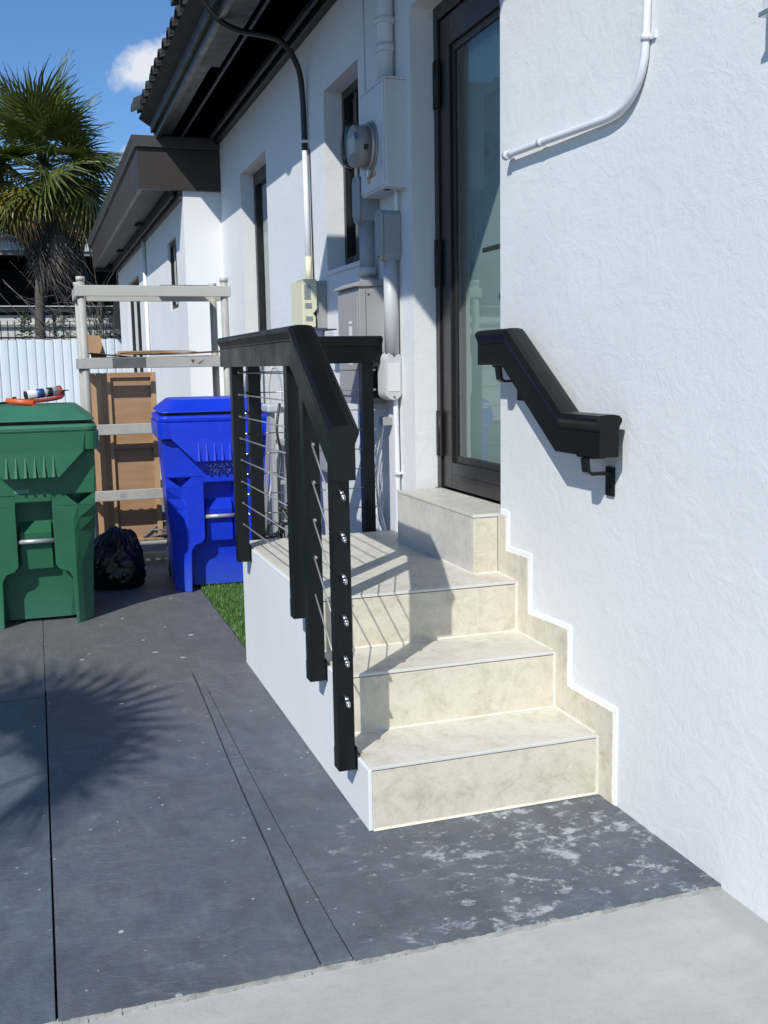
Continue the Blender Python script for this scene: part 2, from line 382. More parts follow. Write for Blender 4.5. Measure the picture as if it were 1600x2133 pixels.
simple('screw', (0.12, 0.12, 0.12), 0.4, 0.1, 9, 0, 60, 0.8)
simple('sash_grey', (0.33, 0.36, 0.37), 0.6, 0.05, 2)

def glassmat(name, tint, spec=1.0, density=0.5):
    m = bpy.data.materials.new(name); m.use_nodes = True; MATS[name] = m
    t = m.node_tree; t.nodes.clear()
    o = t.nodes.new('ShaderNodeOutputMaterial'); tr = t.nodes.new('ShaderNodeBsdfTransparent'); gl = t.nodes.new('ShaderNodeBsdfGlossy')
    fr = t.nodes.new('ShaderNodeFresnel'); mx = t.nodes.new('ShaderNodeMixShader'); mu = t.nodes.new('ShaderNodeMath')
    fr.inputs[0].default_value = 1.5; mu.operation = 'MULTIPLY'; mu.inputs[1].default_value = spec
    nz = t.nodes.new('ShaderNodeTexNoise'); nz.inputs['Scale'].default_value = 1.5
    bp = t.nodes.new('ShaderNodeBump'); bp.inputs['Strength'].default_value = 0.02; bp.inputs['Distance'].default_value = 0.02
    t.links.new(nz.outputs['Fac'], bp.inputs['Height']); t.links.new(bp.outputs[0], gl.inputs['Normal'])
    tr.inputs[0].default_value = (*tint, 1); gl.inputs[0].default_value = (0.95, 1, 0.97, 1); gl.inputs['Roughness'].default_value = 0.015
    ge = t.nodes.new('ShaderNodeNewGeometry'); iv = t.nodes.new('ShaderNodeMath'); iv.operation = 'SUBTRACT'; iv.inputs[0].default_value = 1.0; t.links.new(ge.outputs['Backfacing'], iv.inputs[1])
    m3 = t.nodes.new('ShaderNodeMath'); m3.operation = 'MULTIPLY'; t.links.new(iv.outputs[0], m3.inputs[1]); t.links.new(mu.outputs[0], m3.inputs[0])
    t.links.new(fr.outputs[0], mu.inputs[0]); t.links.new(m3.outputs[0], mx.inputs[0])
    t.links.new(tr.outputs[0], mx.inputs[1]); t.links.new(gl.outputs[0], mx.inputs[2]); t.links.new(mx.outputs[0], o.inputs[0])
glassmat('glass_door', (0.86, 0.91, 0.90), 1.2)
glassmat('glass_window', (0.5, 0.54, 0.54), 1.2)
glassmat('glass_clear', (0.86, 0.88, 0.88), 1.3)
glassmat('meter_glass', (0.80, 0.80, 0.79), 0.5)
simple('blind', (0.36, 0.40, 0.40), 0.8, 0.05, 3)
simple('blind_grey', (0.42, 0.44, 0.45), 0.8, 0.03, 2)
def decal(name, col, scale, thr, vs=(1, 1, 1)):
    m = bpy.data.materials.new(name); m.use_nodes = True; MATS[name] = m
    t = m.node_tree; t.nodes.clear()
    o = t.nodes.new('ShaderNodeOutputMaterial'); tr = t.nodes.new('ShaderNodeBsdfTransparent'); b = t.nodes.new('ShaderNodeBsdfPrincipled')
    b.inputs['Base Color'].default_value = (*col, 1); b.inputs['Roughness'].default_value = 0.6
    tc = t.nodes.new('ShaderNodeTexCoord'); mp = t.nodes.new('ShaderNodeMapping'); mp.inputs['Scale'].default_value = vs
    nz = t.nodes.new('ShaderNodeTexNoise'); nz.inputs['Scale'].default_value = scale; nz.inputs['Detail'].default_value = 5
    cr = t.nodes.new('ShaderNodeValToRGB'); cr.color_ramp.elements[0].position = thr; cr.color_ramp.elements[1].position = thr + 0.06
    mx = t.nodes.new('ShaderNodeMixShader')
    t.links.new(tc.outputs['Object'], mp.inputs[0]); t.links.new(mp.outputs[0], nz.inputs['Vector']); t.links.new(nz.outputs['Fac'], cr.inputs[0])
    t.links.new(cr.outputs[0], mx.inputs[0]); t.links.new(tr.outputs[0], mx.inputs[1]); t.links.new(b.outputs[0], mx.inputs[2]); t.links.new(mx.outputs[0], o.inputs[0])
decal('stamp_white', (0.45, 0.5, 0.75), 60, 0.52, (1.2, 1, 1))
decal('sticker_green', (0.10, 0.26, 0.17), 20, 0.35)

# ------------------------------------------------------------------ geometry helpers
ORG = {}
class MB:
    def __init__(s): s.v = []; s.f = []; s.sm = []
    def face(s, pts, smooth=False):
        i = len(s.v); s.v += [tuple(p) for p in pts]; s.f.append(tuple(range(i, i + len(pts)))); s.sm.append(smooth)
        return s
    def box(s, x0, x1, y0, y1, z0, z1):
        i = len(s.v)
        s.v += [(x0, y0, z0), (x1, y0, z0), (x1, y1, z0), (x0, y1, z0), (x0, y0, z1), (x1, y0, z1), (x1, y1, z1), (x0, y1, z1)]
        for q in ((0, 3, 2, 1), (4, 5, 6, 7), (0, 1, 5, 4), (1, 2, 6, 5), (2, 3, 7, 6), (3, 0, 4, 7)):
            s.f.append(tuple(i + k for k in q)); s.sm.append(False)
        return s
    def prism(s, poly, axis, a, b):
        # poly: 2d points in the two other axes (order x,y,z without axis)
        def mk(p, t):
            if axis == 'x': return (t, p[0], p[1])
            if axis == 'y': return (p[0], t, p[1])
            return (p[0], p[1], t)
        n = len(poly); i = len(s.v)
        s.v += [mk(p, a) for p in poly] + [mk(p, b) for p in poly]
        s.f.append(tuple(range(i, i + n))); s.sm.append(False)
        s.f.append(tuple(range(i + 2 * n - 1, i + n - 1, -1))); s.sm.append(False)
        for k in range(n):
            k2 = (k + 1) % n
            s.f.append((i + k, i + n + k, i + n + k2, i + k2)); s.sm.append(False)
        return s
    def loft(s, rings, smooth=False, caps=True, closed=True):
        n = len(rings[0]); i = len(s.v)
        for r in rings: s.v += [tuple(p) for p in r]
        for a in range(len(rings) - 1):
            for k in range(n if closed else n - 1):
                k2 = (k + 1) % n
                s.f.append((i + a * n + k, i + a * n + k2, i + (a + 1) * n + k2, i + (a + 1) * n + k)); s.sm.append(smooth)
        if caps:
            s.f.append(tuple(range(i + n - 1, i - 1, -1))); s.sm.append(False)
            j = i + (len(rings) - 1) * n
            s.f.append(tuple(range(j, j + n))); s.sm.append(False)
        return s
    def tube(s, path, r, seg=10, caps=True, radii=None):
        pts = [Vector(p) for p in path]; rings = []
        t0 = (pts[1] - pts[0]).normalized()
        up = Vector((0, 0, 1)) if abs(t0.z) < 0.9 else Vector((0, 1, 0))
        nrm = t0.cross(up).normalized()
        for k, p in enumerate(pts):
            if k == 0: t = t0
            elif k == len(pts) - 1: t = (pts[k] - pts[k - 1]).normalized()
            else: t = ((pts[k + 1] - p).normalized() + (p - pts[k - 1]).normalized()).normalized()
            nrm = (nrm - t * nrm.dot(t)).normalized(); bn = t.cross(nrm)
            rr = radii[k] if radii else r
            rings.append([p + (nrm * math.cos(2 * PI * j / seg) + bn * math.sin(2 * PI * j / seg)) * rr for j in range(seg)])
        return s.loft(rings, True, caps)
    def cyl(s, p0, p1, r, seg=16, r2=None):
        return s.tube([p0, p1], r, seg, True, [r, r2 if r2 is not None else r])
    def build(s, name, mat, parent=None, bevel=0, label=None, seg=2):
        org = ORG.get(parent.name, Vector((0, 0, 0))) if parent else Vector((0, 0, 0))
        me = bpy.data.meshes.new(name)
        me.from_pydata([tuple(Vector(v) - org) for v in s.v], [], s.f)
        me.polygons.foreach_set('use_smooth', s.sm)
        me.materials.append(MATS[mat] if isinstance(mat, str) else mat)
        bm = bmesh.new(); bm.from_mesh(me)
        bmesh.ops.recalc_face_normals(bm, faces=bm.faces)
        if bevel:
            ed = [e for e in bm.edges if e.is_manifold and e.calc_face_angle(0) > 0.5]
            bmesh.ops.bevel(bm, geom=ed, offset=bevel, segments=seg, profile=0.5, affect='EDGES', clamp_overlap=True)
        bm.to_mesh(me); bm.free()
        o = bpy.data.objects.new(name, me); COL.objects.link(o)
        if parent: o.parent = parent
        ORG[o.name] = org
        if label: o['label'] = label
        return o
def thing(name, label, cat, loc=(0, 0, 0), rz=0, group=None, local=False):
    o = bpy.data.objects.new(name, None); COL.objects.link(o)
    o.location = loc; o.rotation_euler = (0, 0, rz); o.empty_display_size = 0.1
    o['label'] = label; o['category'] = cat
    if group: o['group'] = group
    ORG[o.name] = Vector((0, 0, 0)) if local else Vector(loc)
    return o
def tag(o, label, cat, group=None):
    o['label'] = label; o['category'] = cat
    if group: o['group'] = group
    return o
def struct(o, kind='structure'):
    o['kind'] = kind; return o
def dupe(o, parent=None, loc=None, rot=None, scale=None):
    c = o.copy(); COL.objects.link(c)
    if parent: c.parent = parent
    if loc is not None: c.location = loc
    if rot is not None: c.rotation_euler = rot
    if scale is not None: c.scale = scale
    ORG[c.name] = ORG.get(o.name, Vector((0, 0, 0)))
    return c
def arc(cx, cz, r, a0, a1, n):
    return [(cx + r * math.cos(a0 + (a1 - a0) * k / n), cz + r * math.sin(a0 + (a1 - a0) * k / n)) for k in range(n + 1)]
def curve(pts, n=8):
    P = [Vector(p) for p in pts]; P = [P[0] * 2 - P[1]] + P + [P[-1] * 2 - P[-2]]; out = []
    for i in range(1, len(P) - 2):
        for k in range(n):
            t = k / n
            a = 2 * P[i]; b = P[i + 1] - P[i - 1]; c = 2 * P[i - 1] - 5 * P[i] + 4 * P[i + 1] - P[i + 2]; d = -P[i - 1] + 3 * P[i] - 3 * P[i + 1] + P[i + 2]
            out.append(0.5 * (a + b * t + c * t * t + d * t ** 3))
    out.append(P[-2]); return out

W = 1.6065     # the house wall plane
# ------------------------------------------------------------------ ground
g = MB().face([(-300, -200, -0.09), (300, -200, -0.09), (300, 900, -0.09), (-300, 900, -0.09)]).build('ground', 'asphalt'); struct(g)
path = thing('path', 'dark painted concrete path', 'path'); del path['label'], path['category']; struct(path)
Y0 = 2.108
def wob(x0, x1, y, z, n=60, amp=0.004, seed=0):
    return [(x0 + (x1 - x0) * k / n, y + amp * noise.noise(Vector((k * 0.9, seed, 3.1))) + amp * 0.7 * noise.noise(Vector((k * 2.9, seed, 1)))) for k in range(n + 1)]
def slab(x0, x1, y0, y1, z, mat, rough_front=True, seed=0):
    b = MB()
    front = wob(x0, x1, y0, z, max(6, int((x1 - x0) * 40)), 0.004 if rough_front else 0, seed)
    poly = front + [(x1, y1), (x0, y1)]
    b.prism(poly, 'z', -0.06, z)
    return b.build('slab', mat, path, 0)
slab(-4.0, -0.0425, Y0 + 0.003, 4.385, 0.0, 'slab_blue', True, 1)
slab(-4.0, -0.0425, 4.395, 9.2, 0.001, 'slab_dark', False, 2)
# centre slab, repair strip, stair-side slab: edges converge towards the far end
b = MB(); pl = wob(-0.0368, 0.533, Y0, 0, 24, 0.004, 5)
jl = [(0.531, 2.3), (0.541, 2.7), (0.5475, 3.1), (0.556, 3.5), (0.572, 4.0), (0.583, 4.5)]
b.prism(pl + jl + [(0.5835, 9.2), (-0.0368, 9.2)], 'z', -0.06, 0.0); b.build('slab', 'slab_dark', path)
b = MB(); pl = wob(0.537, 0.609, Y0 + 0.002, 0, 5, 0.003, 8)
jr = [(0.604, 2.3), (0.600, 2.9), (0.603, 3.5), (0.611, 4.2), (0.60, 4.5)]
b.prism(pl + jr + [(0.591, 4.5)] + [(x + 0.005, y) for x, y in reversed(jl[:-1])], 'z', -0.06, 0.003); b.build('mortar_strip', 'slab_dark', path, 0.002)
b = MB(); pl = wob(0.613, 1.606, Y0 - 0.004, 0, 40, 0.004, 11)
b.prism(pl + [(1.606, 4.56), (0.885, 4.56), (0.885, 9.2), (0.5845, 9.2), (0.5845, 4.56), (0.5895, 4.505)] + [(x + 0.003, y) for x, y in reversed(jr[:-1])], 'z', -0.06, -0.001); b.build('slab', 'slab_dark', path)
MB().box(-4, 0.3, Y0 + 0.02, 4.5, -0.08, -0.012).build('joint_filler', 'joint_dark', path)
MB().box(-4, 1.6, 4.5, 9.2, -0.08, -0.003).build('joint_filler', 'slab_dark', path)
MB().box(0.3, 1.6, Y0 + 0.02, 4.5, -0.08, -0.0055).build('joint_filler', 'slab_joint', path)
b = MB()
for k in range(150):
    x = -1.0 + 2.6 * k / 150; x2 = x + 2.6 / 150
    a = 0.012 + 0.010 * noise.noise(Vector((k * 0.35, 0.3, 0))); h = -0.004 + 0.003 * noise.noise(Vector((k * 0.8, 2, 0)))
    b.box(x, x2, Y0 - a, Y0 + 0.012, -0.05, h)
b.build('mortar_edge', 'mortar_edge', path)
apron = MB().box(-6, 1.63, -6, 2.104, -0.08, -0.011).build('concrete_driveway', 'concrete_light'); struct(apron)
rear = MB().box(-6, 1.28, 9.21, 16.9, -0.08, -0.002).build('rear_yard', 'slab_dark'); struct(rear)

# artificial grass strip
import numpy as np
rng = np.random.default_rng(3)
lawn = thing('grass', 'strip of short green artificial grass between dark path and house', 'grass', (0, 0, 0))
del lawn['label'], lawn['category']; struct(lawn, 'stuff')
MB().box(0.887, 1.6, 4.575, 9.05, -0.06, 0.0).build('soil_bed', 'soil', lawn)
N = 52000
px_ = rng.uniform(0.892, 1.595, N); py_ = 4.58 + (rng.random(N) ** 1.3) * 3.2
ang = rng.uniform(0, 2 * PI, N); hh = rng.uniform(0.012, 0.03, N); wd = rng.uniform(0.0015, 0.003, N); ln = rng.uniform(0, 0.02, N); la = rng.uniform(0, 2 * PI, N)
V = np.empty((N, 3, 3))
V[:, 0] = np.stack([px_ - np.cos(ang) * wd, py_ - np.sin(ang) * wd, np.full(N, 0.0)], 1)
V[:, 1] = np.stack([px_ + np.cos(ang) * wd, py_ + np.sin(ang) * wd, np.full(N, 0.0)], 1)
V[:, 2] = np.stack([np.clip(px_ + np.cos(la) * ln, 0.872, 1.6), py_ + np.sin(la) * ln, hh], 1)
me = bpy.data.meshes.new('grass_blades'); me.vertices.add(N * 3); me.vertices.foreach_set('co', V.reshape(-1))
me.loops.add(N * 3); me.loops.foreach_set('vertex_index', np.arange(N * 3)); me.polygons.add(N)
me.polygons.foreach_set('loop_start', np.arange(N) * 3); me.polygons.foreach_set('loop_total', np.full(N, 3)); me.update(); me.validate()
me.materials.append(MATS['grass_blade'])
gb = bpy.data.objects.new('grass_blades', me); COL.objects.link(gb); gb.parent = lawn; gb['kind'] = 'stuff'

# ------------------------------------------------------------------ the house
H = thing('house', 'white stucco house with black eaves, tiled roof edge and glass side door', 'house', (0, 0, 0))
ZT = 3.27
def wallbox(x0, x1, y0, y1, z0, z1, mat='stucco_white', bevel=0):
    return MB().box(x0, x1, y0, y1, z0, z1).build('wall', mat, H, bevel)
wallbox(W, 1.95, -4.0, 3.452, -0.05, ZT, bevel=0.006)
b = MB()
for y0, y1, z0, z1 in ((3.452, 4.35, 2.85, ZT), (4.35, 5.10, -0.05, ZT), (5.10, 5.74, -0.05, 1.87), (5.10, 5.74, 2.845, ZT), (5.74, 7.26, -0.05, ZT),
                       (7.26, 8.20, -0.05, 1.46), (7.26, 8.20, 2.83, ZT), (8.20, 9.1, -0.05, ZT)):
    b.box(W, 1.95, y0, y1, z0, z1)
b.box(1.74, 1.95, 3.452, 4.35, -0.05, 0.78)
b.build('wall', 'stucco_white', H)
# rear wing that steps out towards the path
b = MB()
b.box(1.285, 1.95, 9.1, 9.66, -0.05, 2.84)
for y0, y1, z0, z1 in ((9.66, 10.28, -0.05, 1.90), (9.66, 10.28, 2.53, 2.84), (10.28, 13.2, -0.05, 2.84), (13.2, 15.0, 2.50, 2.84), (15.0, 16.3, -0.05, 2.84)):
    b.box(1.285, 1.6, y0, y1, z0, z1)
b.build('wing_wall', 'wall_smooth', H)
MB().box(1.95, 8, -4, 16.3, -0.05, 2.84).build('wall', 'wall_smooth', H)
# plinth/down pipe on wing
MB().cyl((1.262, 12.235, 0), (1.262, 12.235, 2.8), 0.022, 8).build('downpipe', 'wall_smooth', H)
# wing eave
MB().box(0.92, 1.62, 9.06, 9.095, 2.835, 3.165).build('fascia', 'fascia_brown', H)
MB().box(0.92, 0.95, 9.095, 16.25, 2.835, 3.165).build('fascia', 'fascia_brown', H)
MB().prism([(0.895, 3.17), (0.895, 3.20), (0.875, 3.25), (0.875, 3.262), (5, 3.262), (5, 3.17)], 'y', 9.03, 16.3).build('drip_edge', 'drip_grey', H, 0.003)
MB().box(0.95, 1.09, 9.2, 16.2, 2.845, 2.86).build('soffit', 'soffit_grey', H)
MB().box(0.95, 1.285, 9.095, 9.2, 2.846, 2.861).build('soffit', 'soffit_grey', H)
MB().box(1.09, 1.285, 9.2, 16.2, 2.90, 2.92).build('soffit', 'soffit_black', H)
for y in (11.6, 14.2): MB().box(1.09, 1.2, y, y + 0.03, 2.86, 2.90).build('soffit_joint', 'drip_grey', H)
MB().box(1.20, 1.225, 9.2, 16.2, 2.80, 2.90).build('trim', 'soffit_grey', H)
MB().box(1.25, 1.285, 9.1, 16.2, 2.77, 2.90).build('trim', 'drip_grey', H)
MB().box(0.95, 1.285, 16.19, 16.25, 2.80, 3.16).build('fascia', 'soffit_black', H)
# bit of dark metal at the wing's far end
MB().prism([(16.32, 1.95), (16.9, 1.90), (16.9, 2.05), (16.32, 2.40)], 'x', 1.2, 1.28).build('side_panel', 'roof_black', H)

# main eave
EX = 1.075
MB().box(EX + 0.03, W - 0.05, -4, 9.1, ZT, ZT + 0.02).build('soffit', 'soffit_black', H)
MB().box(EX + 0.03, EX + 0.17, -4, 6.9, ZT - 0.018, ZT - 0.002).build('soffit', 'soffit_grey', H)
MB().box(EX + 0.205, EX + 0.222, -4, 9.05, ZT - 0.014, ZT).build('trim', 'soffit_grey', H)
MB().box(W - 0.10, W - 0.078, -4, 9.1, ZT - 0.03, ZT).build('trim', 'soffit_grey', H)
MB().box(W - 0.05, W, -4, 9.1, ZT - 0.05, ZT).build('trim', 'soffit_black', H, 0.004)
MB().box(EX, EX + 0.03, -4, 9.12, ZT - 0.03, ZT + 0.16).build('fascia', 'roof_black', H)
MB().box(EX - 0.03, EX, -4, 9.12, ZT + 0.03, ZT + 0.17).build('fascia', 'soffit_black', H)
MB().box(EX, 1.62, 9.12, 9.15, ZT - 0.03, ZT + 0.2).build('fascia', 'roof_black', H)
MB().box(EX, 1.61, 9.096, 9.12, 3.16, ZT).build('gable_board', 'roof_black', H)
SL = 0.30
rf = MB().prism([(0.96, ZT + 0.155), (1.0, ZT + 0.185), (6, ZT + 0.185 + 5 * SL), (9, ZT + 0.185 + 2 * SL), (9, ZT), (1.2, ZT)], 'y', -4, 9.2).build('roof', 'roof_tile_dark', H)
# clay barrel tiles along the eave, one by one
def tile_mesh():
    b = MB(); r = 0.078; rings = []
    for (x, rr, dz) in ((0.0, r, 0.0), (0.42, r * 0.86, 0.42 * SL)):
        outer = [(x, rr * math.cos(a), dz + rr * math.sin(a) * 0.95) for a in [PI * k / 10 for k in range(11)]]
        inner = [(x, (rr - 0.016) * math.cos(a), dz + (rr - 0.016) * math.sin(a) * 0.95) for a in [PI * (10 - k) / 10 for k in range(11)]]
        rings.append(outer + inner)
    b.loft(rings); return b
t0 = tile_mesh().build('roof_tile', 'roof_tile_dark', rf)
ys = [3.2 + 0.2165 * k for k in range(28)]
for k, y in enumerate(ys):
    o = t0 if k == 0 else dupe(t0, rf)
    o.location = (0.945 + random.uniform(-0.008, 0.008), y, ZT + 0.175 + random.uniform(-0.006, 0.006)); o.rotation_euler = (random.uniform(-.04, .04), 0, random.uniform(-.03, .03))
for k in range(2):
    o = dupe(t0, rf); o.location = (0.93 + 0.02 * k, 9.17 + 0.05 * k, ZT + 0.20 + 0.05 * k); o.rotation_euler = (0.2, 0, -0.5); o.scale = (1.0, 1.1, 1.1)
MB().prism([(0.98, 3.66), (0.98, 3.78), (4, 4.4), (4, 4.28)], 'y', 2.2, 7.1).build('upper_roof_edge', 'drip_grey', H)
# porch canopy above the side door, just above the picture
MB().box(0.20, 1.1, 2.72, 4.53, 3.40, 3.50).build('porch_canopy', 'fascia_brown', H)

# side door
D = MB()
D.box(1.712, 1.79, 4.305, 4.35, 0.79, 2.85).box(1.712, 1.79, 3.452, 3.50, 0.79, 2.85).box(1.712, 1.79, 3.50, 4.305, 2.79, 2.85)
door = D.build('door_frame', 'bronze_frame', H, 0.002)
D = MB()
D.box(1.722, 1.772, 4.20, 4.30, 0.80, 2.785).box(1.722, 1.772, 3.505, 3.60, 0.80, 2.785).box(1.722, 1.772, 3.60, 4.20, 2.665, 2.785).box(1.722, 1.772, 3.60, 4.20, 0.80, 0.915)
lf = D.build('door', 'bronze_frame', H, 0.0025)
D = MB()
D.box(1.735, 1.76, 4.17, 4.20, 0.915, 2.665).box(1.735, 1.76, 3.60, 3.63, 0.915, 2.665).box(1.735, 1.76, 3.63, 4.17, 2.635, 2.665).box(1.735, 1.76, 3.63, 4.17, 0.915, 0.945)
D.build('glazing_bead', 'black_frame', lf, 0.002)
MB().box(1.742, 1.748, 3.63, 4.17, 0.945, 2.635).build('pane', 'glass_door', lf)
MB().box(1.718, 1.722, 3.62, 4.19, 0.85, 0.862).build('kick_line', 'bronze_frame', lf)
for z0, z1 in ((2.436, 2.632), (1.682, 1.886), (0.937, 1.138)):
    MB().cyl((1.712, 4.315, z0), (1.712, 4.315, z1), 0.012, 10).box(1.706, 1.716, 4.285, 4.345, z0, z1).build('hinge', 'hinge_black', lf)
MB().cyl((1.722, 3.56, 1.78), (1.67, 3.56, 1.78), 0.012, 8).box(1.664, 1.674, 3.55, 3.735, 1.768, 1.786).build('handle', 'black_frame', lf, 0.002)
MB().box(1.715, 1.722, 3.525, 3.595, 1.72, 1.84).build('handle_plate', 'black_frame', lf)
MB().box(1.80, 1.81, 3.48, 4.32, 0.80, 2.8).build('blind', 'blind', H)
MB().box(1.70, 1.78, 3.455, 4.345, 0.765, 0.792).build('sill', 'black_frame', H)
# window beside the meter
F = MB()
F.box(1.71, 1.76, 5.70, 5.74, 1.87, 2.845).box(1.71, 1.76, 5.10, 5.14, 1.87, 2.845).box(1.71, 1.76, 5.14, 5.70, 2.80, 2.845).box(1.71, 1.76, 5.14, 5.70, 1.87, 1.945)
wn = F.build('window', 'black_frame', H, 0.002)
MB().box(1.72, 1.745, 5.50, 5.53, 1.945, 2.80).box(1.722, 1.74, 5.14, 5.50, 2.33, 2.36).build('sash', 'bronze_frame', wn, 0.002)
MB().box(1.738, 1.742, 5.14, 5.70, 1.945, 2.80).build('pane', 'glass_window', wn)
MB().box(1.706, 1.71, 5.60, 5.65, 1.89, 1.915).build('latch', 'hinge_black', wn)
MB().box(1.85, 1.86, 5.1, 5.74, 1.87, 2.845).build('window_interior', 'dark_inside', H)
# tall window further along
F = MB()
F.box(1.71, 1.76, 8.14, 8.20, 1.46, 2.83).box(1.71, 1.76, 7.26, 7.30, 1.46, 2.83).box(1.71, 1.76, 7.30, 8.14, 2.735, 2.83).box(1.71, 1.76, 7.30, 8.14, 1.46, 1.52)
wn = F.build('window', 'black_frame', H, 0.002)
MB().box(1.738, 1.742, 7.30, 8.14, 1.52, 2.735).build('pane', 'glass_clear', wn)
MB().box(1.765, 1.775, 7.26, 8.16, 1.47, 2.8).build('blind', 'blind_grey', wn)
MB().box(W - 0.012, 1.71, 7.262, 8.198, 1.44, 1.462).build('sill', 'stucco_white', wn)
MB().box(W - 0.012, 1.71, 5.102, 5.738, 1.85, 1.872).build('sill', 'stucco_white', H)
# wing windows
F = MB().box(1.308, 1.35, 10.235, 10.28, 1.9, 2.53).box(1.308, 1.35, 9.66, 9.70, 1.9, 2.53).box(1.308, 1.35, 9.70, 10.235, 2.49, 2.53).box(1.308, 1.35, 9.70, 10.235, 1.9, 1.94)
wn = F.build('window', 'black_frame', H)
MB().box(1.322, 1.326, 9.70, 10.235, 1.94, 2.49).build('pane', 'glass_window', wn)
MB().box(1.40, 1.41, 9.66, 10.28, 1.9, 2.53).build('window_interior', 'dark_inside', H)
F = MB().box(1.33, 1.39, 14.93, 15.0, 0, 2.5).box(1.33, 1.39, 13.2, 13.27, 0, 2.5).box(1.33, 1.39, 14.02, 14.12, 0, 2.43).box(1.33, 1.39, 13.27, 14.93, 2.43, 2.5)
wn = F.build('patio_door', 'black_frame', H)
MB().box(1.35, 1.355, 13.27, 14.93, 0.02, 2.43).build('pane', 'glass_clear', wn)
MB().box(1.40, 1.41, 13.22, 14.98, 0, 2.45).build('blind', 'blind_grey', wn)

# ------------------------------------------------------------------ stairs
S = thing('front_stairs', 'white stairs with beige stone tiles climbing to a landing under the glass door', 'stairs', (0.850, 2.716, 0))
X0 = 0.850; ST = [(2.716, 0.192), (3.002, 0.3845), (3.292, 0.569)]
YB = 4.57
prof = [(2.728, 0.0), (2.728, 0.180), (3.014, 0.180), (3.014, 0.3725), (3.304, 0.3725), (3.304, 0.557), (YB, 0.557), (YB, 0.0)]
MB().prism(prof, 'x', X0 + 0.006, W - 0.002).build('core', 'wall_smooth', S)
prof2 = [(2.716, 0.0), (2.716, 0.186), (3.004, 0.186), (3.004, 0.379), (3.294, 0.379), (3.294, 0.566), (YB, 0.566), (YB, 0.0)]
MB().prism(prof2, 'x', X0 - 0.006, X0 + 0.006).build('side_wall', 'wall_smooth', S, 0.002)
XE = 1.5975
def tl(x0, x1, y0, y1, z0, z1, mat): return MB().box(x0, x1, y0, y1, z0, z1).build('tile', mat, S, 0.0012, seg=1)
g = 0.0006
XL = X0 + 0.0065
for k, (y, z) in enumerate(ST):
    zb = 0.002 if k == 0 else ST[k - 1][1] + 0.001
    cuts = [XL, XE] if k == 0 else ([XL, 1.442, XE] if k == 1 else [XL, 1.443, XE])
    for a, c in zip(cuts, cuts[1:]):
        tl(a + (g if a > XL else 0), c - (g if c < XE else 0), y, y + 0.012, zb, z - 0.011, 'tile_riser')
    MB().box(XL - 0.004, XE, y - 0.003, y + 0.012, z - 0.008, z + 0.0012).build('nosing', 'nosing_white', S, 0.0015)
for k in (0, 1):
    tl(XL, XE, ST[k][0] + 0.0125, ST[k + 1][0] - 0.001, ST[k][1] - 0.011, ST[k][1] , 'tile_tread')
# landing tiles: joints slightly off-centre
ly = [3.305, 3.90, YB - 0.002]; lx = [XL, 1.244, XE]
for i in range(2):
    for j in range(2):
        if ly[i] > 3.5 or True:
            x1_ = lx[j + 1] - g
            tl(lx[j] + g, x1_, ly[i] + g, ly[i + 1] - g, 0.558, 0.569, 'tile_tread')
MB().box(XL, XE, 3.31, YB - 0.004, 0.557, 0.567).build('grout_bed', 'grout', S)
# upper doorstep block
TX = 1.500
MB().box(TX + 0.012, 1.72, 3.468, 4.30, 0.569, 0.780).build('doorstep_core', 'grout', S)
tl(TX, XE, 3.456, 3.467, 0.571, 0.781, 'tile_riser')
for a, c in ((3.4675, 3.88), (3.88, 4.305)):
    tl(TX, TX + 0.011, a + g, c - g, 0.571, 0.781, 'tile_side')
tl(TX + 0.010, 1.712, 3.468, 3.96, 0.782, 0.793, 'tile_side'); tl(TX + 0.010, 1.712, 3.963, 4.305, 0.782, 0.793, 'tile_side')
MB().box(TX - 0.002, 1.60, 3.453, 3.466, 0.783, 0.7945).build('nosing', 'nosing_white', S, 0.0015)
MB().box(TX - 0.002, TX + 0.009, 3.466, 4.306, 0.783, 0.7935).build('nosing', 'tile_side', S, 0.0015)
# grout lines where tread meets riser and wall
b = MB()
b.box(1.4405, 1.4435, 3.0025, 3.010, 0.1935, 0.3735).box(1.4415, 1.4445, 3.2925, 3.300, 0.386, 0.558)
b.box(XE - 0.004, XE + 0.0003, 3.4555, 3.466, 0.571, 0.783)
b.box(TX + 0.0004, TX + 0.008, 3.8785, 3.8815, 0.571, 0.781)
for k, (y, z) in enumerate(ST):
    zb = 0.0 if k == 0 else ST[k - 1][1]
    b.prism([(y - 0.006, zb + 0.0005), (y + 0.001, zb + 0.0005), (y + 0.001, zb + 0.007)], 'x', XL, XE)
    b.prism([(XE - 0.007, y + 0.002), (XE + 0.001, y + 0.002), (XE + 0.001, y - 0.006), (XE - 0.003, y - 0.004)], 'z', zb, z)
for (a, c, z) in ((2.73, 3.0, 0.192), (3.016, 3.29, 0.3845), (3.306, 3.456, 0.569)):
    b.prism([(XE - 0.006, z + 0.0005), (XE + 0.001, z + 0.0005), (XE + 0.001, z + 0.007)], 'y', a, c)
b.prism([(TX - 0.006, 0.5695), (TX + 0.001, 0.5695), (TX + 0.001, 0.576)], 'y', 3.456, 4.305)
b.prism([(3.450, 0.5695), (3.457, 0.5695), (3.457, 0.576)], 'x', TX, XE)
b.build('grout_line', 'grout', S)
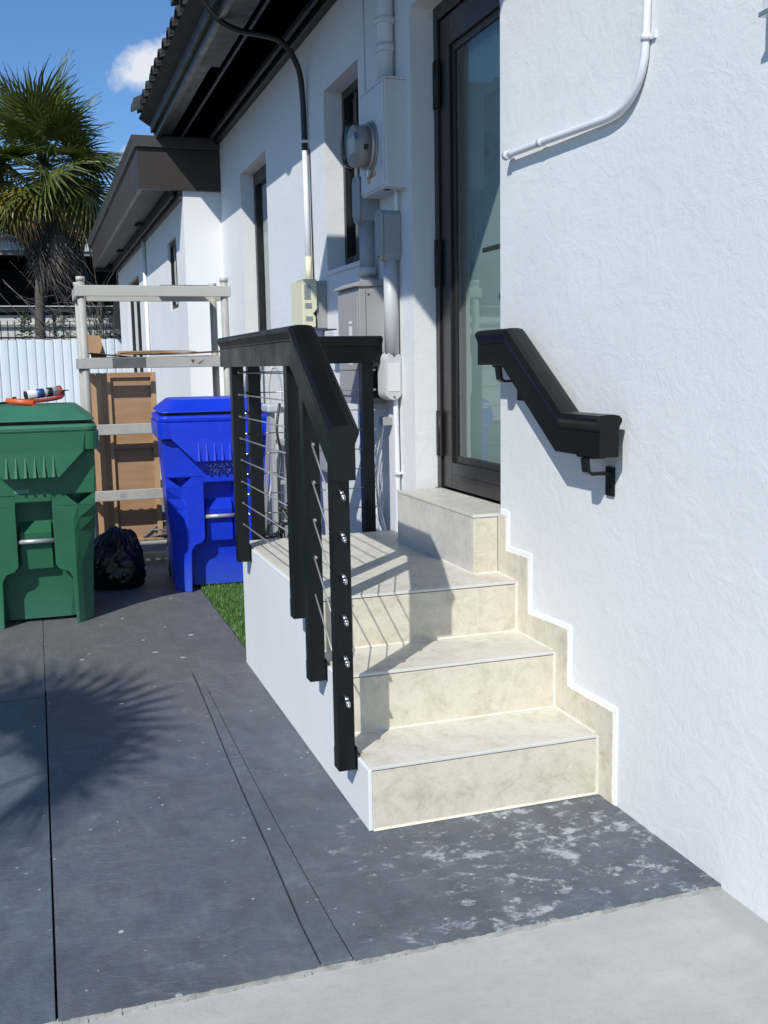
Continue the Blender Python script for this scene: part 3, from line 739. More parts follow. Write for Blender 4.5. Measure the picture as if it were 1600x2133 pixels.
# skirting tiles stepping up the wall
sk = [((2.632, 0.0), (2.632, 0.292), (2.716, 0.292), (2.716, 0.0)), ((2.716, 0.186), (2.716, 0.292), (2.918, 0.288), (2.918, 0.186)),
      ((2.918, 0.186), (2.918, 0.480), (3.003, 0.478), (3.003, 0.186)), ((3.003, 0.379), (3.003, 0.478), (3.207, 0.468), (3.207, 0.379)),
      ((3.207, 0.379), (3.207, 0.668), (3.293, 0.667), (3.293, 0.379)), ((3.293, 0.562), (3.293, 0.667), (3.387, 0.664), (3.387, 0.562)),
      ((3.387, 0.562), (3.387, 0.794), (3.4515, 0.794), (3.4515, 0.562))]
for i, q in enumerate(sk):
    if i == 0: q = ((2.632, 0.0), (2.632, 0.292), (2.715, 0.292), (2.715, 0.0))
    MB().prism(list(q), 'x', XE + 0.0005, W - 0.0003).build('tile', 'tile_riser', S, 0.0008, seg=1)
# bright painted band round the skirting
b = MB()
def bandv(y, z0, z1): b.prism([(y - 0.016, z0), (y, z0), (y, z1 - 0.017), (y - 0.016, z1 - 0.017)], 'x', XE + 0.003, W + 0.001)
def bandh(y0, y1, z, z2): b.prism([(y0, z), (y1 - 0.0165, z2), (y1 - 0.0165, z2 + 0.017), (y0, z + 0.017)], 'x', XE + 0.003, W + 0.001)
bandv(2.632, 0, 0.308); bandh(2.616, 2.918, 0.2925, 0.289); bandv(2.918, 0.2892, 0.497); bandh(2.902, 3.207, 0.4805, 0.4685); bandv(3.207, 0.4686, 0.685); bandh(3.191, 3.387, 0.6685, 0.6645); bandv(3.387, 0.6646, 0.811); bandh(3.371, 3.452, 0.7945, 0.7945)
b.build('paint_band', 'white_band', S)

# ------------------------------------------------------------------ railings
def rail_profile(cx, hw_cap, hw_body, h, vs=1.0):
    top = [(-hw_cap, -0.020), (-hw_cap, -0.012), (-hw_cap * 0.75, -0.003), (-hw_cap * 0.3, 0.0), (hw_cap * 0.3, 0.0), (hw_cap * 0.75, -0.003), (hw_cap, -0.012), (hw_cap, -0.020)]
    r = [(hw_cap - 0.006, -0.031), (hw_body, -0.044), (hw_body, -0.048), (hw_body - 0.002, -0.050), (hw_body, -0.052), (hw_body, -h)]
    l = [(-x, z) for x, z in reversed(r)]
    return [(cx + x, z * vs) for x, z in top + r + l]
def rail(name, parent, stations, cx, hwc, hwb, h):
    # stations: (y, ztop, vertical stretch, shear of the mitre)
    rings = []
    for y, z, vs, sh in stations:
        rings.append([(x, y + (-pz / vs) * sh if vs else y, z + pz) for x, pz in rail_profile(cx, hwc, hwb, h, vs)])
    return MB().loft(rings).build(name, 'black_alu', parent, 0)
CV = 1.2
SR = thing('stair_railing', 'black cable railing down the open side of the stairs', 'railing', (0.81, 2.82, 0.15))
rail('handrail', SR, [(4.55, 1.478, 1, 0), (3.205, 1.478, 1.0, 0.3), (3.205 - 1e-4, 1.4779, CV * 0.9999, 0.3), (2.755, 1.182, CV, 0)][0:2] + [(2.755, 1.182, CV, 0)], 0.806, 0.044, 0.032, 0.128)
posts = [(2.82, 0.153, 1.09, 0.812), (3.14, 0.335, 1.29, 0.812), (3.345, 0.497, 1.36, 0.812), (4.352, 0.515, 1.36, 0.812)]
hp = 0.0255
for (y, z0, z1, cx) in posts:
    p = MB().box(cx - hp, cx + hp, y, y + 2 * hp, z0, z1).build('post', 'black_alu', SR, 0.002)
    MB().box(cx + hp, X0 - 0.007, y + 0.006, y + 2 * hp - 0.006, z0 + 0.008, z0 + 0.058).box(X0 - 0.0095, X0 - 0.0065, y - 0.004, y + 2 * hp + 0.004, z0 - 0.004, z0 + 0.068).build('bracket', 'black_alu', p, 0.001)
    MB().box(cx - hp - 0.0008, cx + hp + 0.0008, y - 0.0008, y + 2 * hp + 0.0008, z0 - 0.002, z0 + 0.060).build('cap', 'black_alu', p, 0.001)
SLP = 0.665
for k in range(6):
    za = 0.995 - 0.1222 * k
    ya = 2.82; yb = 3.14 + 2 * hp
    MB().tube([(0.811, ya, za), (0.811, yb, za + (yb - ya) * 0.74)], 0.0027, 6).build('cable', 'steel_cable', SR)
    f = MB().cyl((0.811, ya - 0.020, za - 0.013), (0.811, ya + 0.001, za), 0.0065, 10).cyl((0.811, ya - 0.029, za - 0.019), (0.811, ya - 0.019, za - 0.012), 0.0075, 6).cyl((0.811, ya - 0.036, za - 0.023), (0.811, ya - 0.028, za - 0.018), 0.005, 8)
    f.build('cable_fitting', 'steel', SR)
for k in range(8):
    z = 1.325 - 0.092 * k
    MB().tube([(0.811, 3.36, z), (0.811, 4.40, z)], 0.0027, 6).build('cable', 'steel_cable', SR)
    MB().cyl((0.811, 4.322, z), (0.811, 4.352, z), 0.0042, 8).build('cable_fitting', 'steel', SR)
for k in range(5):
    z = 1.23 - 0.12 * k
    MB().cyl((0.811, 3.112, z - 0.004), (0.811, 3.14, z + 0.002), 0.004, 8).build('cable_fitting', 'steel', SR)
BR = thing('landing_railing', 'short black cable railing across the far end of the landing', 'railing', (1.2, 4.62, 0.57))
rings = []
for x in (0.852, 1.538):
    rings.append([(x, 4.622 + (px - 0), 1.482 + pz) for px, pz in rail_profile(0, 0.044, 0.032, 0.125)])
MB().loft(rings).build('handrail', 'black_alu', BR)
for x0 in (0.905, 1.438):
    p = MB().box(x0, x0 + 0.055, 4.595, 4.65, 0.50, 1.37).build('post', 'black_alu', BR, 0.002)
for k in range(8):
    z = 1.325 - 0.092 * k
    MB().tube([(0.90, 4.622, z), (1.50, 4.622, z)], 0.0027, 6).build('cable', 'steel_cable', BR)
    MB().cyl((0.885, 4.622, z), (0.905, 4.622, z), 0.0055, 8).cyl((1.493, 4.622, z), (1.512, 4.622, z), 0.0055, 8).build('cable_fitting', 'steel', BR)

WR = thing('wall_handrail', 'black handrail bracketed to the white wall beside the stairs', 'handrail', (W, 2.8, 1.1))
cxr = 1.538
rail('handrail', WR, [(3.425, 1.463, 1, 0), (3.19, 1.463, 1, 0.3), (2.80, 1.197, 1.0, 0.3), (2.572, 1.197, 1, 0)], cxr, 0.041, 0.031, 0.122)
for (y, z) in ((3.27, 1.341), (2.67, 1.075)):
    b = MB()
    b.box(cxr - 0.020, cxr + 0.020, y - 0.045, y + 0.055, z - 0.008, z - 0.0005)
    b.build('bracket_foot', 'black_alu', WR, 0.001)
    b = MB()
    pr = [(cxr - 0.028, z - 0.008), (cxr - 0.016, z - 0.008), (cxr - 0.012, z - 0.045), (cxr - 0.004, z - 0.052), (W - 0.008, z - 0.052), (W - 0.008, z - 0.060), (cxr - 0.008, z - 0.060), (cxr - 0.022, z - 0.050)]
    b.prism(pr, 'y', y - 0.018, y + 0.018); b.box(W - 0.009, W - 0.001, y - 0.022, y + 0.022, z - 0.125, z - 0.038)
    q = b.build('bracket', 'black_alu', WR, 0.0012)
    MB().cyl((W - 0.012, y, z - 0.10), (W - 0.008, y, z - 0.10), 0.006, 8).build('screw', 'black_alu', q)

# ------------------------------------------------------------------ electrics on the wall
M_ = thing('electric_meter_box', 'white electric meter box with round glass meter beside the small window', 'meter box', (W, 4.41, 2.12))
MB().box(1.509, W + 0.02, 4.412, 4.76, 2.122, 2.572).build('box', 'box_white', M_, 0.004)
MB().box(1.502, 1.509, 4.420, 4.752, 2.130, 2.566).build('cover', 'box_white', M_, 0.003)
MB().box(1.507, W + 0.02, 4.405, 4.77, 2.572, 2.582).build('lid_rim', 'box_white', M_, 0.002)
MB().cyl((1.494, 4.60, 2.322), (1.500, 4.60, 2.322), 0.113, 40).cyl((1.478, 4.60, 2.322), (1.496, 4.60, 2.322), 0.103, 40).build('meter_ring', 'ring_grey', M_)
MB().box(1.478, 1.499, 4.585, 4.615, 2.19, 2.222).build('seal_lug', 'steel', M_, 0.003)
MB().cyl((1.414, 4.60, 2.322), (1.479, 4.60, 2.322), 0.0895, 40).build('meter', 'meter_grey', M_)
MB().box(1.4125, 1.4138, 4.55, 4.65, 2.29, 2.36).build('meter_face', 'label_white', M_)
b = MB(); rings = []
for (x, r) in ((1.478, 0.097), (1.402, 0.095), (1.390, 0.091), (1.386, 0.084), (1.386, 0.0)):
    rings.append([(x, 4.60 + max(r, 0.001) * math.cos(2 * PI * k / 40), 2.322 + max(r, 0.001) * math.sin(2 * PI * k / 40)) for k in range(40)])
b.loft(rings, True, False).build('glass_cover', 'meter_glass', M_)
a0 = 1.05
for (x0, x1, c, h, mt) in ((1.440, 1.462, -0.15, 0.24, 'black_plastic'), (1.398, 1.411, -0.62, 0.35, 'label_blue'), (1.398, 1.411, 0.25, 0.2, 'label_grey')):
    b = MB(); rr = 0.0975; pts = [(math.cos(PI + 0.35 + c * 1.0 + h * t), math.sin(PI + 0.35 + c * 1.0 + h * t)) for t in [-.5, -.25, 0, .25, .5]]
    for p, q in zip(pts, pts[1:]):
        b.face([(x0, 4.60 + rr * p[0], 2.322 + rr * p[1]), (x1, 4.60 + rr * p[0], 2.322 + rr * p[1]), (x1, 4.60 + rr * q[0], 2.322 + rr * q[1]), (x0, 4.60 + rr * q[0], 2.322 + rr * q[1])])
    b.build('sticker', mt, M_)
MB().box(1.5005, 1.5018, 4.53, 4.60, 2.155, 2.185).build('sticker', 'label_white', M_)
MB().box(1.5005, 1.5018, 4.53, 4.60, 2.186, 2.205).build('sticker', 'label_orange', M_)
MB().box(1.5005, 1.5018, 4.61, 4.65, 2.165, 2.205).build('sticker', 'label_yellow', M_)
MB().box(1.53, 1.56, 4.48, 4.52, 2.1205, 2.1215).build('knockout', 'hinge_black', M_)
for y in (4.43, 4.74): MB().box(1.5995, W, y, y + 0.006, 2.15, 2.55).build('shadow_gap', 'hinge_black', M_)
sp = thing('service_mast', 'thick white conduit rising from the meter box up the wall', 'conduit', (1.56, 4.50, 2.58))
MB().cyl((1.566, 4.56, 2.582), (1.566, 4.56, 3.22), 0.036, 20).build('pipe', 'pipe_white', sp)
for z0, z1, r in ((2.582, 2.60, 0.046), (2.72, 2.755, 0.042), (2.84, 2.865, 0.046)): MB().cyl((1.566, 4.56, z0), (1.566, 4.56, z1), r, 20).build('coupling', 'pipe_white', sp)
MB().box(1.598, W, 4.50, 4.62, 2.845, 2.86).build('strap', 'pipe_white', sp)
o = tag(MB().tube([(1.602, 4.98, 2.60), (1.602, 4.985, 3.22)], 0.004, 6).build('thin_wire', 'pipe_white'), 'thin painted wire on the wall above the meter box', 'wire')

def lb_body(t, yc, z0, z1, x0, wdt, mat, cover='x'):
    # conduit body: tall rounded box; cover on the front (-x) or side (-y)
    hw = wdt / 2; dep = W - x0
    out = [(-hw, z0 + hw * 0.8), (-hw * 0.7, z0 + hw * 0.2), (-hw * 0.35, z0), (hw * 0.35, z0), (hw * 0.7, z0 + hw * 0.2), (hw, z0 + hw * 0.8), (hw, z1 - hw * 0.5), (hw * 0.6, z1), (-hw * 0.6, z1), (-hw, z1 - hw * 0.5)]
    MB().prism([(yc + a, z) for a, z in out], 'x', x0, W).build('body', mat, t, 0.006)
    MB().prism([(yc + a * 1.08, z0 + (z - z0) * 1.01) for a, z in out], 'x', x0 - 0.012, x0 - 0.001).build('cover', mat, t, 0.003)
    for z in (z0 + 0.02, z1 - 0.018): MB().cyl((x0 - 0.014, yc, z), (x0 - 0.012, yc, z), 0.005, 8).build('screw', 'screw', t)
t = thing('conduit_elbow', 'grey access elbow beneath the meter box and left of the other conduits', 'conduit fitting', (W, 4.85, 2.0))
lb_body(t, 4.85, 2.02, 2.235, 1.515, 0.105, 'pvc_grey')
MB().cyl((1.56, 4.78, 2.18), (1.56, 4.86, 2.18), 0.042, 18).build('hub', 'pvc_grey', t)
MB().cyl((1.557, 4.85, 1.742), (1.557, 4.85, 2.03), 0.037, 20).build('pipe', 'pvc_grey', t)
MB().cyl((1.557, 4.85, 1.775), (1.557, 4.85, 1.815), 0.043, 20).cyl((1.557, 4.85, 1.745), (1.557, 4.85, 1.762), 0.040, 20).build('coupling', 'pvc_light', t)
t = thing('conduit_fitting', 'grey conduit body with pipe running down to the lower white cover', 'conduit fitting', (W, 4.53, 1.8))
b = MB()
lb_body(t, 4.535, 1.812, 2.035, 1.522, 0.085, 'pvc_grey')
MB().cyl((1.566, 4.535, 1.40), (1.566, 4.535, 1.825), 0.033, 20).build('pipe', 'pvc_light', t)
MB().cyl((1.585, 4.50, 2.03), (1.585, 4.50, 2.13), 0.010, 10).build('small_pipe', 'pipe_white', t)
t = thing('lower_conduit_body', 'light grey rounded conduit body at the foot of the thick pipe near the doorstep', 'conduit fitting', (W, 4.57, 1.18))
# oval cover facing the camera (-y)
hw = 0.038; out = arc(0, 1.37, hw, 0, PI, 10) + arc(0, 1.222, hw, PI, 2 * PI, 10)
MB().prism([(1.566 + a, z) for a, z in out], 'y', 4.528, 4.64).build('body', 'pvc_painted', t, 0.004)
MB().prism([(1.566 + a * 1.05, z) for a, z in out], 'y', 4.512, 4.527).build('cover', 'pvc_light', t, 0.005)
MB().box(1.537, 1.595, 4.5095, 4.513, 1.225, 1.355).build('cover_plate', 'pvc_painted', t, 0.001)
for z in (1.39, 1.20): MB().cyl((1.566, 4.507, z), (1.566, 4.513, z), 0.0045, 8).build('screw', 'screw', t)
o = tag(MB().tube(curve([(1.585, 4.55, 1.20), (1.588, 4.55, 1.0), (1.588, 4.545, 0.80), (1.588, 4.545, 0.5)]), 0.013, 10).build('thin_conduit', 'pipe_white'), 'thin white conduit running down behind the doorstep', 'conduit')
MB().box(1.57, W, 4.52, 4.575, 0.838, 0.848).build('strap', 'pipe_white', o)

t = thing('breaker_panel', 'tall grey electrical cabinet with rain hood behind the landing', 'electrical box', (W, 4.75, 1.2))
MB().box(1.478, W + 0.01, 4.745, 5.085, 1.16, 1.718).build('cabinet', 'panel_grey', t, 0.003)
MB().box(1.470, 1.478, 4.752, 5.078, 1.20, 1.705).build('door', 'panel_grey', t, 0.002)
MB().prism([(1.452, 1.715), (1.452, 1.725), (1.50, 1.745), (W, 1.750), (W, 1.72)], 'y', 4.735, 5.095).build('rain_hood', 'panel_grey', t, 0.002)
MB().box(1.51, 1.5115, 4.7440, 4.7447, 1.17, 1.70).build('seam', 'hinge_black', t)
MB().cyl((1.525, 4.743, 1.68), (1.525, 4.7445, 1.68), 0.006, 10).build('screw', 'steel', t)
MB().box(1.4685, 1.4695, 4.84, 4.89, 1.49, 1.535).build('sticker', 'label_white', t)
MB().box(1.4685, 1.4695, 4.84, 4.89, 1.545, 1.56).build('sticker', 'label_white', t)
MB().box(1.4685, 1.4695, 4.84, 4.90, 1.35, 1.37).build('sticker', 'label_white', t)
o = tag(MB().box(1.50, W, 4.70, 4.742, 1.19, 1.34).build('black_relay_box', 'black_plastic', None, 0.004), 'small black box at the lower right of the grey cabinet', 'box')
t = thing('cable_box', 'cream plastic cable box at the foot of the dark conduit', 'utility box', (W, 5.75, 1.55))
MB().prism([(1.458, 1.565), (1.533, 1.565), (1.533, 1.625), (1.520, 1.640), (1.543, 1.668), (1.543, 1.832), (1.458, 1.832)], 'y', 5.752, 6.03).build('cover', 'cream', t, 0.004)
MB().box(1.545, W, 5.77, 6.02, 1.56, 1.825).build('box', 'panel_grey', t, 0.003)
MB().box(1.470, 1.505, 5.7500, 5.7512, 1.72, 1.80).build('label_plate', 'label_grey', t)
MB().box(1.472, 1.510, 5.7500, 5.7512, 1.67, 1.70).build('label_plate', 'label_grey', t)
MB().box(1.475, 1.515, 5.7500, 5.7512, 1.60, 1.625).build('label_plate', 'label_grey', t)
o = tag(MB().box(1.53, W, 5.36, 5.56, 1.40, 1.535).build('junction_box', 'box_white', None, 0.004), 'small white junction box between the cream box and the grey cabinet', 'utility box')
MB().box(1.526, 1.53, 5.37, 5.55, 1.41, 1.53).build('lid', 'box_white', o, 0.001)
o = tag(MB().box(1.56, W, 5.58, 5.72, 1.44, 1.55).build('socket_box', 'black_plastic', None, 0.003), 'small black socket box under the cream cable box', 'utility box')
b = MB()
for k in range(7):
    y = 4.74 + 0.02 * k; a = random.uniform(-0.04, 0.04)
    b.tube(curve([(1.575, 4.70, 1.07), (1.565 - 0.01 * k, y, 0.93 + a), (1.555, y + 0.03 + a, 0.78), (1.57, 4.76 + a, 0.60), (1.585, 4.70, 0.50)], 6), 0.0055, 6)
tag(b.build('cable_bundle', 'pipe_white'), 'bundle of loose white cables hanging behind the landing railing', 'cables')
o = tag(MB().box(1.56, W, 4.66, 4.73, 1.06, 1.10).build('cable_clamp_box', 'pvc_grey', None, 0.003), 'small grey box from which the white cables hang', 'utility box')
o = tag(MB().box(1.53, W, 5.60, 5.95, 0.75, 1.0).build('wall_cabinet', 'pvc_grey', None, 0.004), 'low grey cabinet on the wall behind the railing posts', 'electrical box')

# dark mast conduit from roof, over the eave, down to the cream box
t = thing('eave_conduit', 'dark curved conduit hooking under the eave and running down the wall', 'conduit', (1.58, 6.08, 1.85))
pth = curve([(0.80, 5.95, 3.72), (0.93, 5.95, 3.45), (1.05, 5.96, 3.27), (1.18, 5.98, 3.205), (1.33, 6.0, 3.195), (1.45, 6.02, 3.17), (1.545, 6.06, 3.06), (1.578, 6.09, 2.9), (1.585, 6.10, 2.6)], 6)
MB().tube(pth, 0.017, 12).build('pipe', 'roof_black', t)
MB().cyl((1.585, 6.10, 2.6), (1.585, 6.085, 1.83), 0.0165, 12).build('lower_pipe', 'pipe_white', t)
MB().box(1.565, W, 6.07, 6.13, 2.64, 2.655).build('strap', 'pipe_white', t)
MB().cyl((1.585, 6.085, 1.83), (1.585, 6.085, 1.99), 0.019, 12).build('sleeve', 'cream', t)
MB().cyl((1.60, 6.03, 1.83), (1.60, 6.05, 2.6), 0.004, 6).build('wire', 'roof_black', t)
# white painted conduit on the near wall
t = thing('painted_conduit', 'thin white conduit bending across the near wall above the handrail', 'conduit', (1.59, 3.3, 2.05))
MB().tube(curve([(1.594, 2.505, 3.2), (1.594, 2.504, 2.5), (1.594, 2.506, 2.23), (1.592, 2.52, 2.12), (1.590, 2.575, 2.055), (1.588, 2.66, 2.032), (1.586, 2.78, 2.033), (1.582, 3.05, 2.042), (1.580, 3.32, 2.050)], 8), 0.0115, 12).build('pipe', 'pipe_white', t)
MB().cyl((1.592, 2.505, 2.188), (1.592, 2.505, 2.204), 0.0135, 12).box(1.598, W, 2.475, 2.50, 2.188, 2.204).build('strap', 'pipe_white', t)
MB().cyl((1.580, 3.315, 2.050), (1.580, 3.345, 2.051), 0.0165, 8).build('end_cap', 'pipe_white', t)
MB().cyl((1.582, 3.07, 2.0425), (1.582, 3.10, 2.0437), 0.013, 12).build('coupling', 'pipe_white', t)
t = thing('wall_lamp', 'white fitting with metal rim cut off at the upper right of the near wall', 'wall light', (W, 2.0, 2.1))
MB().box(1.552, W, 1.80, 1.985, 2.095, 2.40).build('housing', 'box_white', t, 0.004)
MB().box(1.545, W, 1.79, 1.99, 2.084, 2.095).build('rim', 'steel', t, 0.002)

# ------------------------------------------------------------------ wheeled bins
def make_bin(name, label, loc, rz, mat, lidmat, stamp):
    t = thing(name, label, 'wheeled bin', loc, rz, group='wheeled bins beside the stairs', local=True); t.scale = (0.92, 0.92, 1)
    def hw(z): return 0.312 + (0.352 - 0.312) * z / 0.93
    # inner tub
    def ring(z, s=0.0, rc=0.06):
        h = hw(z) - s - 0.008; y0 = 0.118 - 0.02 * z; y1 = 0.60 + 0.13 * z; r = max(0.05, 0.14 - 0.1 * z)
        pts = []
        for cx, cy, a in ((h - r, y0 + r, -PI / 2), (h - r, y1 - r, 0), (-h + r, y1 - r, PI / 2), (-h + r, y0 + r, PI)):
            for k in range(4): pts.append((cx + r * math.cos(a + PI / 2 * k / 3), cy + r * math.sin(a + PI / 2 * k / 3), z))
        return pts
    MB().loft([ring(0.02), ring(0.3), ring(0.6), ring(0.95)], False).build('tub', mat, t)
    # moulded front: two legs and an upper band standing proud of the recess
    def fr(poly, y0=0.0, y1=0.13, bev=0.006, nm='front_moulding'):
        return MB().prism(poly, 'y', y0, y1).build(nm, mat, t, bev)
    h9 = hw(0.93)
    for s in (-1, 1):
        rings = []
        for z, xi in ((0.0, 0.200), (0.25, 0.192), (0.285, 0.170), (0.30, 0.125), (0.325, 0.102), (0.50, 0.100), (0.57, 0.100), (0.64, 0.100)):
            yo = 0.115 if z < 0.45 else 0.115 * max(0, (0.64 - z) / 0.19)
            xo = hw(z) - 0.012 * (z < 0.5); xm = max(0.215, xi + 0.012)
            rings.append([(s * xi, 0.0, z), (s * xm, 0.002, z), (s * (xm + 0.03), 0.002 + yo * 0.22, z), (s * xo, yo, z), (s * xo, 0.16, z), (s * xi, 0.16, z)])
        MB().loft(rings).build('front_moulding', mat, t, 0.004)
        fr([(s * 0.100, 0.6405), (s * 0.245, 0.6405), (s * 0.175, 0.70), (s * 0.100, 0.70)], bev=0)
        fr([(s * 0.245, 0.6405), (s * hw(0.64), 0.6405), (s * hw(0.70), 0.70), (s * (hw(0.70) - 0.015), 0.70)], bev=0)
    fr([(-h9, 0.93), (-hw(0.70), 0.7002), (-0.0998, 0.7002), (-0.0998, 0.665), (0.0998, 0.665), (0.0998, 0.7002), (hw(0.70), 0.7002), (h9, 0.93)])
    # sloped panel behind the lifting bar
    MB().prism([(0.06, 0.30), (0.115, 0.33), (0.115, 0.56), (0.045, 0.50)], 'x', -0.088, 0.088).build('recess_panel', mat, t, 0.003)
    MB().cyl((-0.098, 0.025, 0.455), (0.098, 0.025, 0.455), 0.0125, 12).build('lifting_bar', 'bar_metal', t)
    # overhanging apron with ribs
    b = MB()
    top = [(-0.30, -0.045, 0.955), (0.30, -0.045, 0.955), (0.30, 0.02, 0.955), (-0.30, 0.02, 0.955)]
    b.loft([[(-0.152, -0.090, 0.800), (0.152, -0.090, 0.800), (0.152, 0.0, 0.800), (-0.152, 0.0, 0.800)],
            [(-0.29, -0.068, 0.930), (0.29, -0.068, 0.930), (0.29, 0.0, 0.930), (-0.29, 0.0, 0.930)],
            [(-0.30, -0.0625, 1.02), (0.30, -0.0625, 1.02), (0.30, 0.0, 1.02), (-0.30, 0.0, 1.02)]])
    b.build('apron', mat, t, 0.002)
    for x in (-0.125, -0.075, -0.025, 0.025, 0.075, 0.125):
        MB().loft([[(x - 0.014, -0.106, 0.803), (x + 0.002, -0.108, 0.803), (x + 0.014, -0.09, 0.803)], [(x - 0.002, -0.069, 0.915), (x, -0.0695, 0.915), (x + 0.002, -0.069, 0.915)]]).build('rib', mat, t)
    # rim band and lid
    def rr(h, y0, y1, z, r=0.05):
        pts = []
        for cx, cy, a in ((h - r, y0 + r, -PI / 2), (h - r, y1 - r, 0), (-h + r, y1 - r, PI / 2), (-h + r, y0 + r, PI)):
            for k in range(5): pts.append((cx + r * math.cos(a + PI / 2 * k / 4), cy + r * math.sin(a + PI / 2 * k / 4), z))
        return pts
    MB().loft([rr(0.375, -0.055, 0.76, 0.935), rr(0.380, -0.060, 0.77, 1.030)], False).build('rim', mat, t, 0.003)
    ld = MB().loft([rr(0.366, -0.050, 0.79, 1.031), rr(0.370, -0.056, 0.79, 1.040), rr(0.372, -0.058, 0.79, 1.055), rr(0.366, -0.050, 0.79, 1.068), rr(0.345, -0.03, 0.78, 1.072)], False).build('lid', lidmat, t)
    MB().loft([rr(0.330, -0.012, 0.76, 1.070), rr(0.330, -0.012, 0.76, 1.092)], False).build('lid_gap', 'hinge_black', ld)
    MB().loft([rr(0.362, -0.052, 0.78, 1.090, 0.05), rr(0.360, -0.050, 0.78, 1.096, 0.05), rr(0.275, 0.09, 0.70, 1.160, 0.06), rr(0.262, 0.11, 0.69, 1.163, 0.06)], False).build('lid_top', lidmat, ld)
    # wheels and rear handle
    for s in (-1, 1):
        wl = MB().cyl((s * 0.25, 0.60, 0.13), (s * 0.31, 0.60, 0.13), 0.13, 24).build('wheel', 'tyre_black', t, 0.006)
        MB().cyl((s * 0.305, 0.60, 0.13), (s * 0.316, 0.60, 0.13), 0.07, 16).build('hub', 'bar_metal', wl)
    MB().tube([(-0.26, 0.76, 1.0), (-0.26, 0.84, 1.02), (0.26, 0.84, 1.02), (0.26, 0.76, 1.0)], 0.016, 10).build('handle', mat, t)
    if stamp:
        MB().face([(-0.085, -0.0012, 0.755), (0.10, -0.0012, 0.755), (0.10, -0.0012, 0.775), (-0.085, -0.0012, 0.775)]).build('stamp', 'stamp_white', t)
        MB().face([(-0.055, -0.0012, 0.715), (0.09, -0.0012, 0.715), (0.09, -0.0012, 0.745), (-0.055, -0.0012, 0.745)]).build('stamp', 'stamp_white', t)
    else:
        MB().face([(-0.10, -0.0012, 0.715), (-0.02, -0.0012, 0.715), (-0.02, -0.0012, 0.735), (-0.10, -0.0012, 0.735)]).build('stamp', 'sticker_green', t)
    return t
make_bin('recycling_bin', 'blue wheeled bin standing behind the stairs in front of the metal shelf', (1.012, 6.17, 0.0), R(-3), 'bin_blue', 'bin_blue', True)
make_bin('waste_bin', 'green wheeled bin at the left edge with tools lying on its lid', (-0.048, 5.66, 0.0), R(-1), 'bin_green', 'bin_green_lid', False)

# tools on the green lid
t = thing('caulking_gun', 'red caulking gun holding a white and blue cartridge on the green bin lid', 'caulking gun', (0.02, 6.1, 1.165))
MB().cyl((-0.05, 6.08, 1.215), (0.12, 6.14, 1.232), 0.026, 16).build('cartridge', 'cartridge_white', t)
MB().cyl((0.0, 6.0976, 1.220), (0.04, 6.1117, 1.224), 0.0265, 16).build('cartridge_label', 'cartridge_blue', t)
MB().cyl((0.055, 6.117, 1.2255), (0.085, 6.1276, 1.2285), 0.0266, 16).build('cartridge_label', 'black_plastic', t)
MB().tube(curve([(-0.14, 6.05, 1.190), (-0.08, 6.06, 1.186), (0.0, 6.07, 1.182), (0.10, 6.10, 1.192), (0.14, 6.13, 1.205), (0.145, 6.145, 1.232)]), 0.011, 8).cyl((0.118, 6.14, 1.232), (0.134, 6.145, 1.2335), 0.031, 14).build('cradle', 'red', t)
MB().cyl((0.134, 6.146, 1.2335), (0.18, 6.16, 1.236), 0.006, 8, 0.002).build('nozzle', 'black_plastic', t)
MB().cyl((-0.052, 6.079, 1.2147), (-0.058, 6.077, 1.2140), 0.024, 14).build('plunger', 'black_plastic', t)
t = thing('hand_tool', 'orange handled tool with black cords at the front of the green bin lid', 'tool', (-0.1, 5.85, 1.17))
MB().tube([(-0.15, 5.90, 1.190), (-0.09, 5.87, 1.186), (-0.01, 5.83, 1.176)], 0.017, 10).build('handle', 'orange', t)
MB().box(-0.12, -0.10, 5.872, 5.892, 1.198, 1.212).build('trigger', 'black_plastic', t, 0.002)
MB().cyl((-0.015, 5.825, 1.168), (0.03, 5.72, 1.125), 0.010, 8, 0.007).cyl((0.03, 5.72, 1.125), (0.045, 5.69, 1.11), 0.004, 8).build('tip', 'red', t)
MB().tube(curve([(-0.14, 5.90, 1.185), (-0.22, 5.88, 1.178), (-0.34, 5.85, 1.170)]), 0.005, 6).tube(curve([(-0.14, 5.895, 1.182), (-0.22, 5.84, 1.174), (-0.36, 5.76, 1.160)]), 0.005, 6).build('cord', 'black_plastic', t)

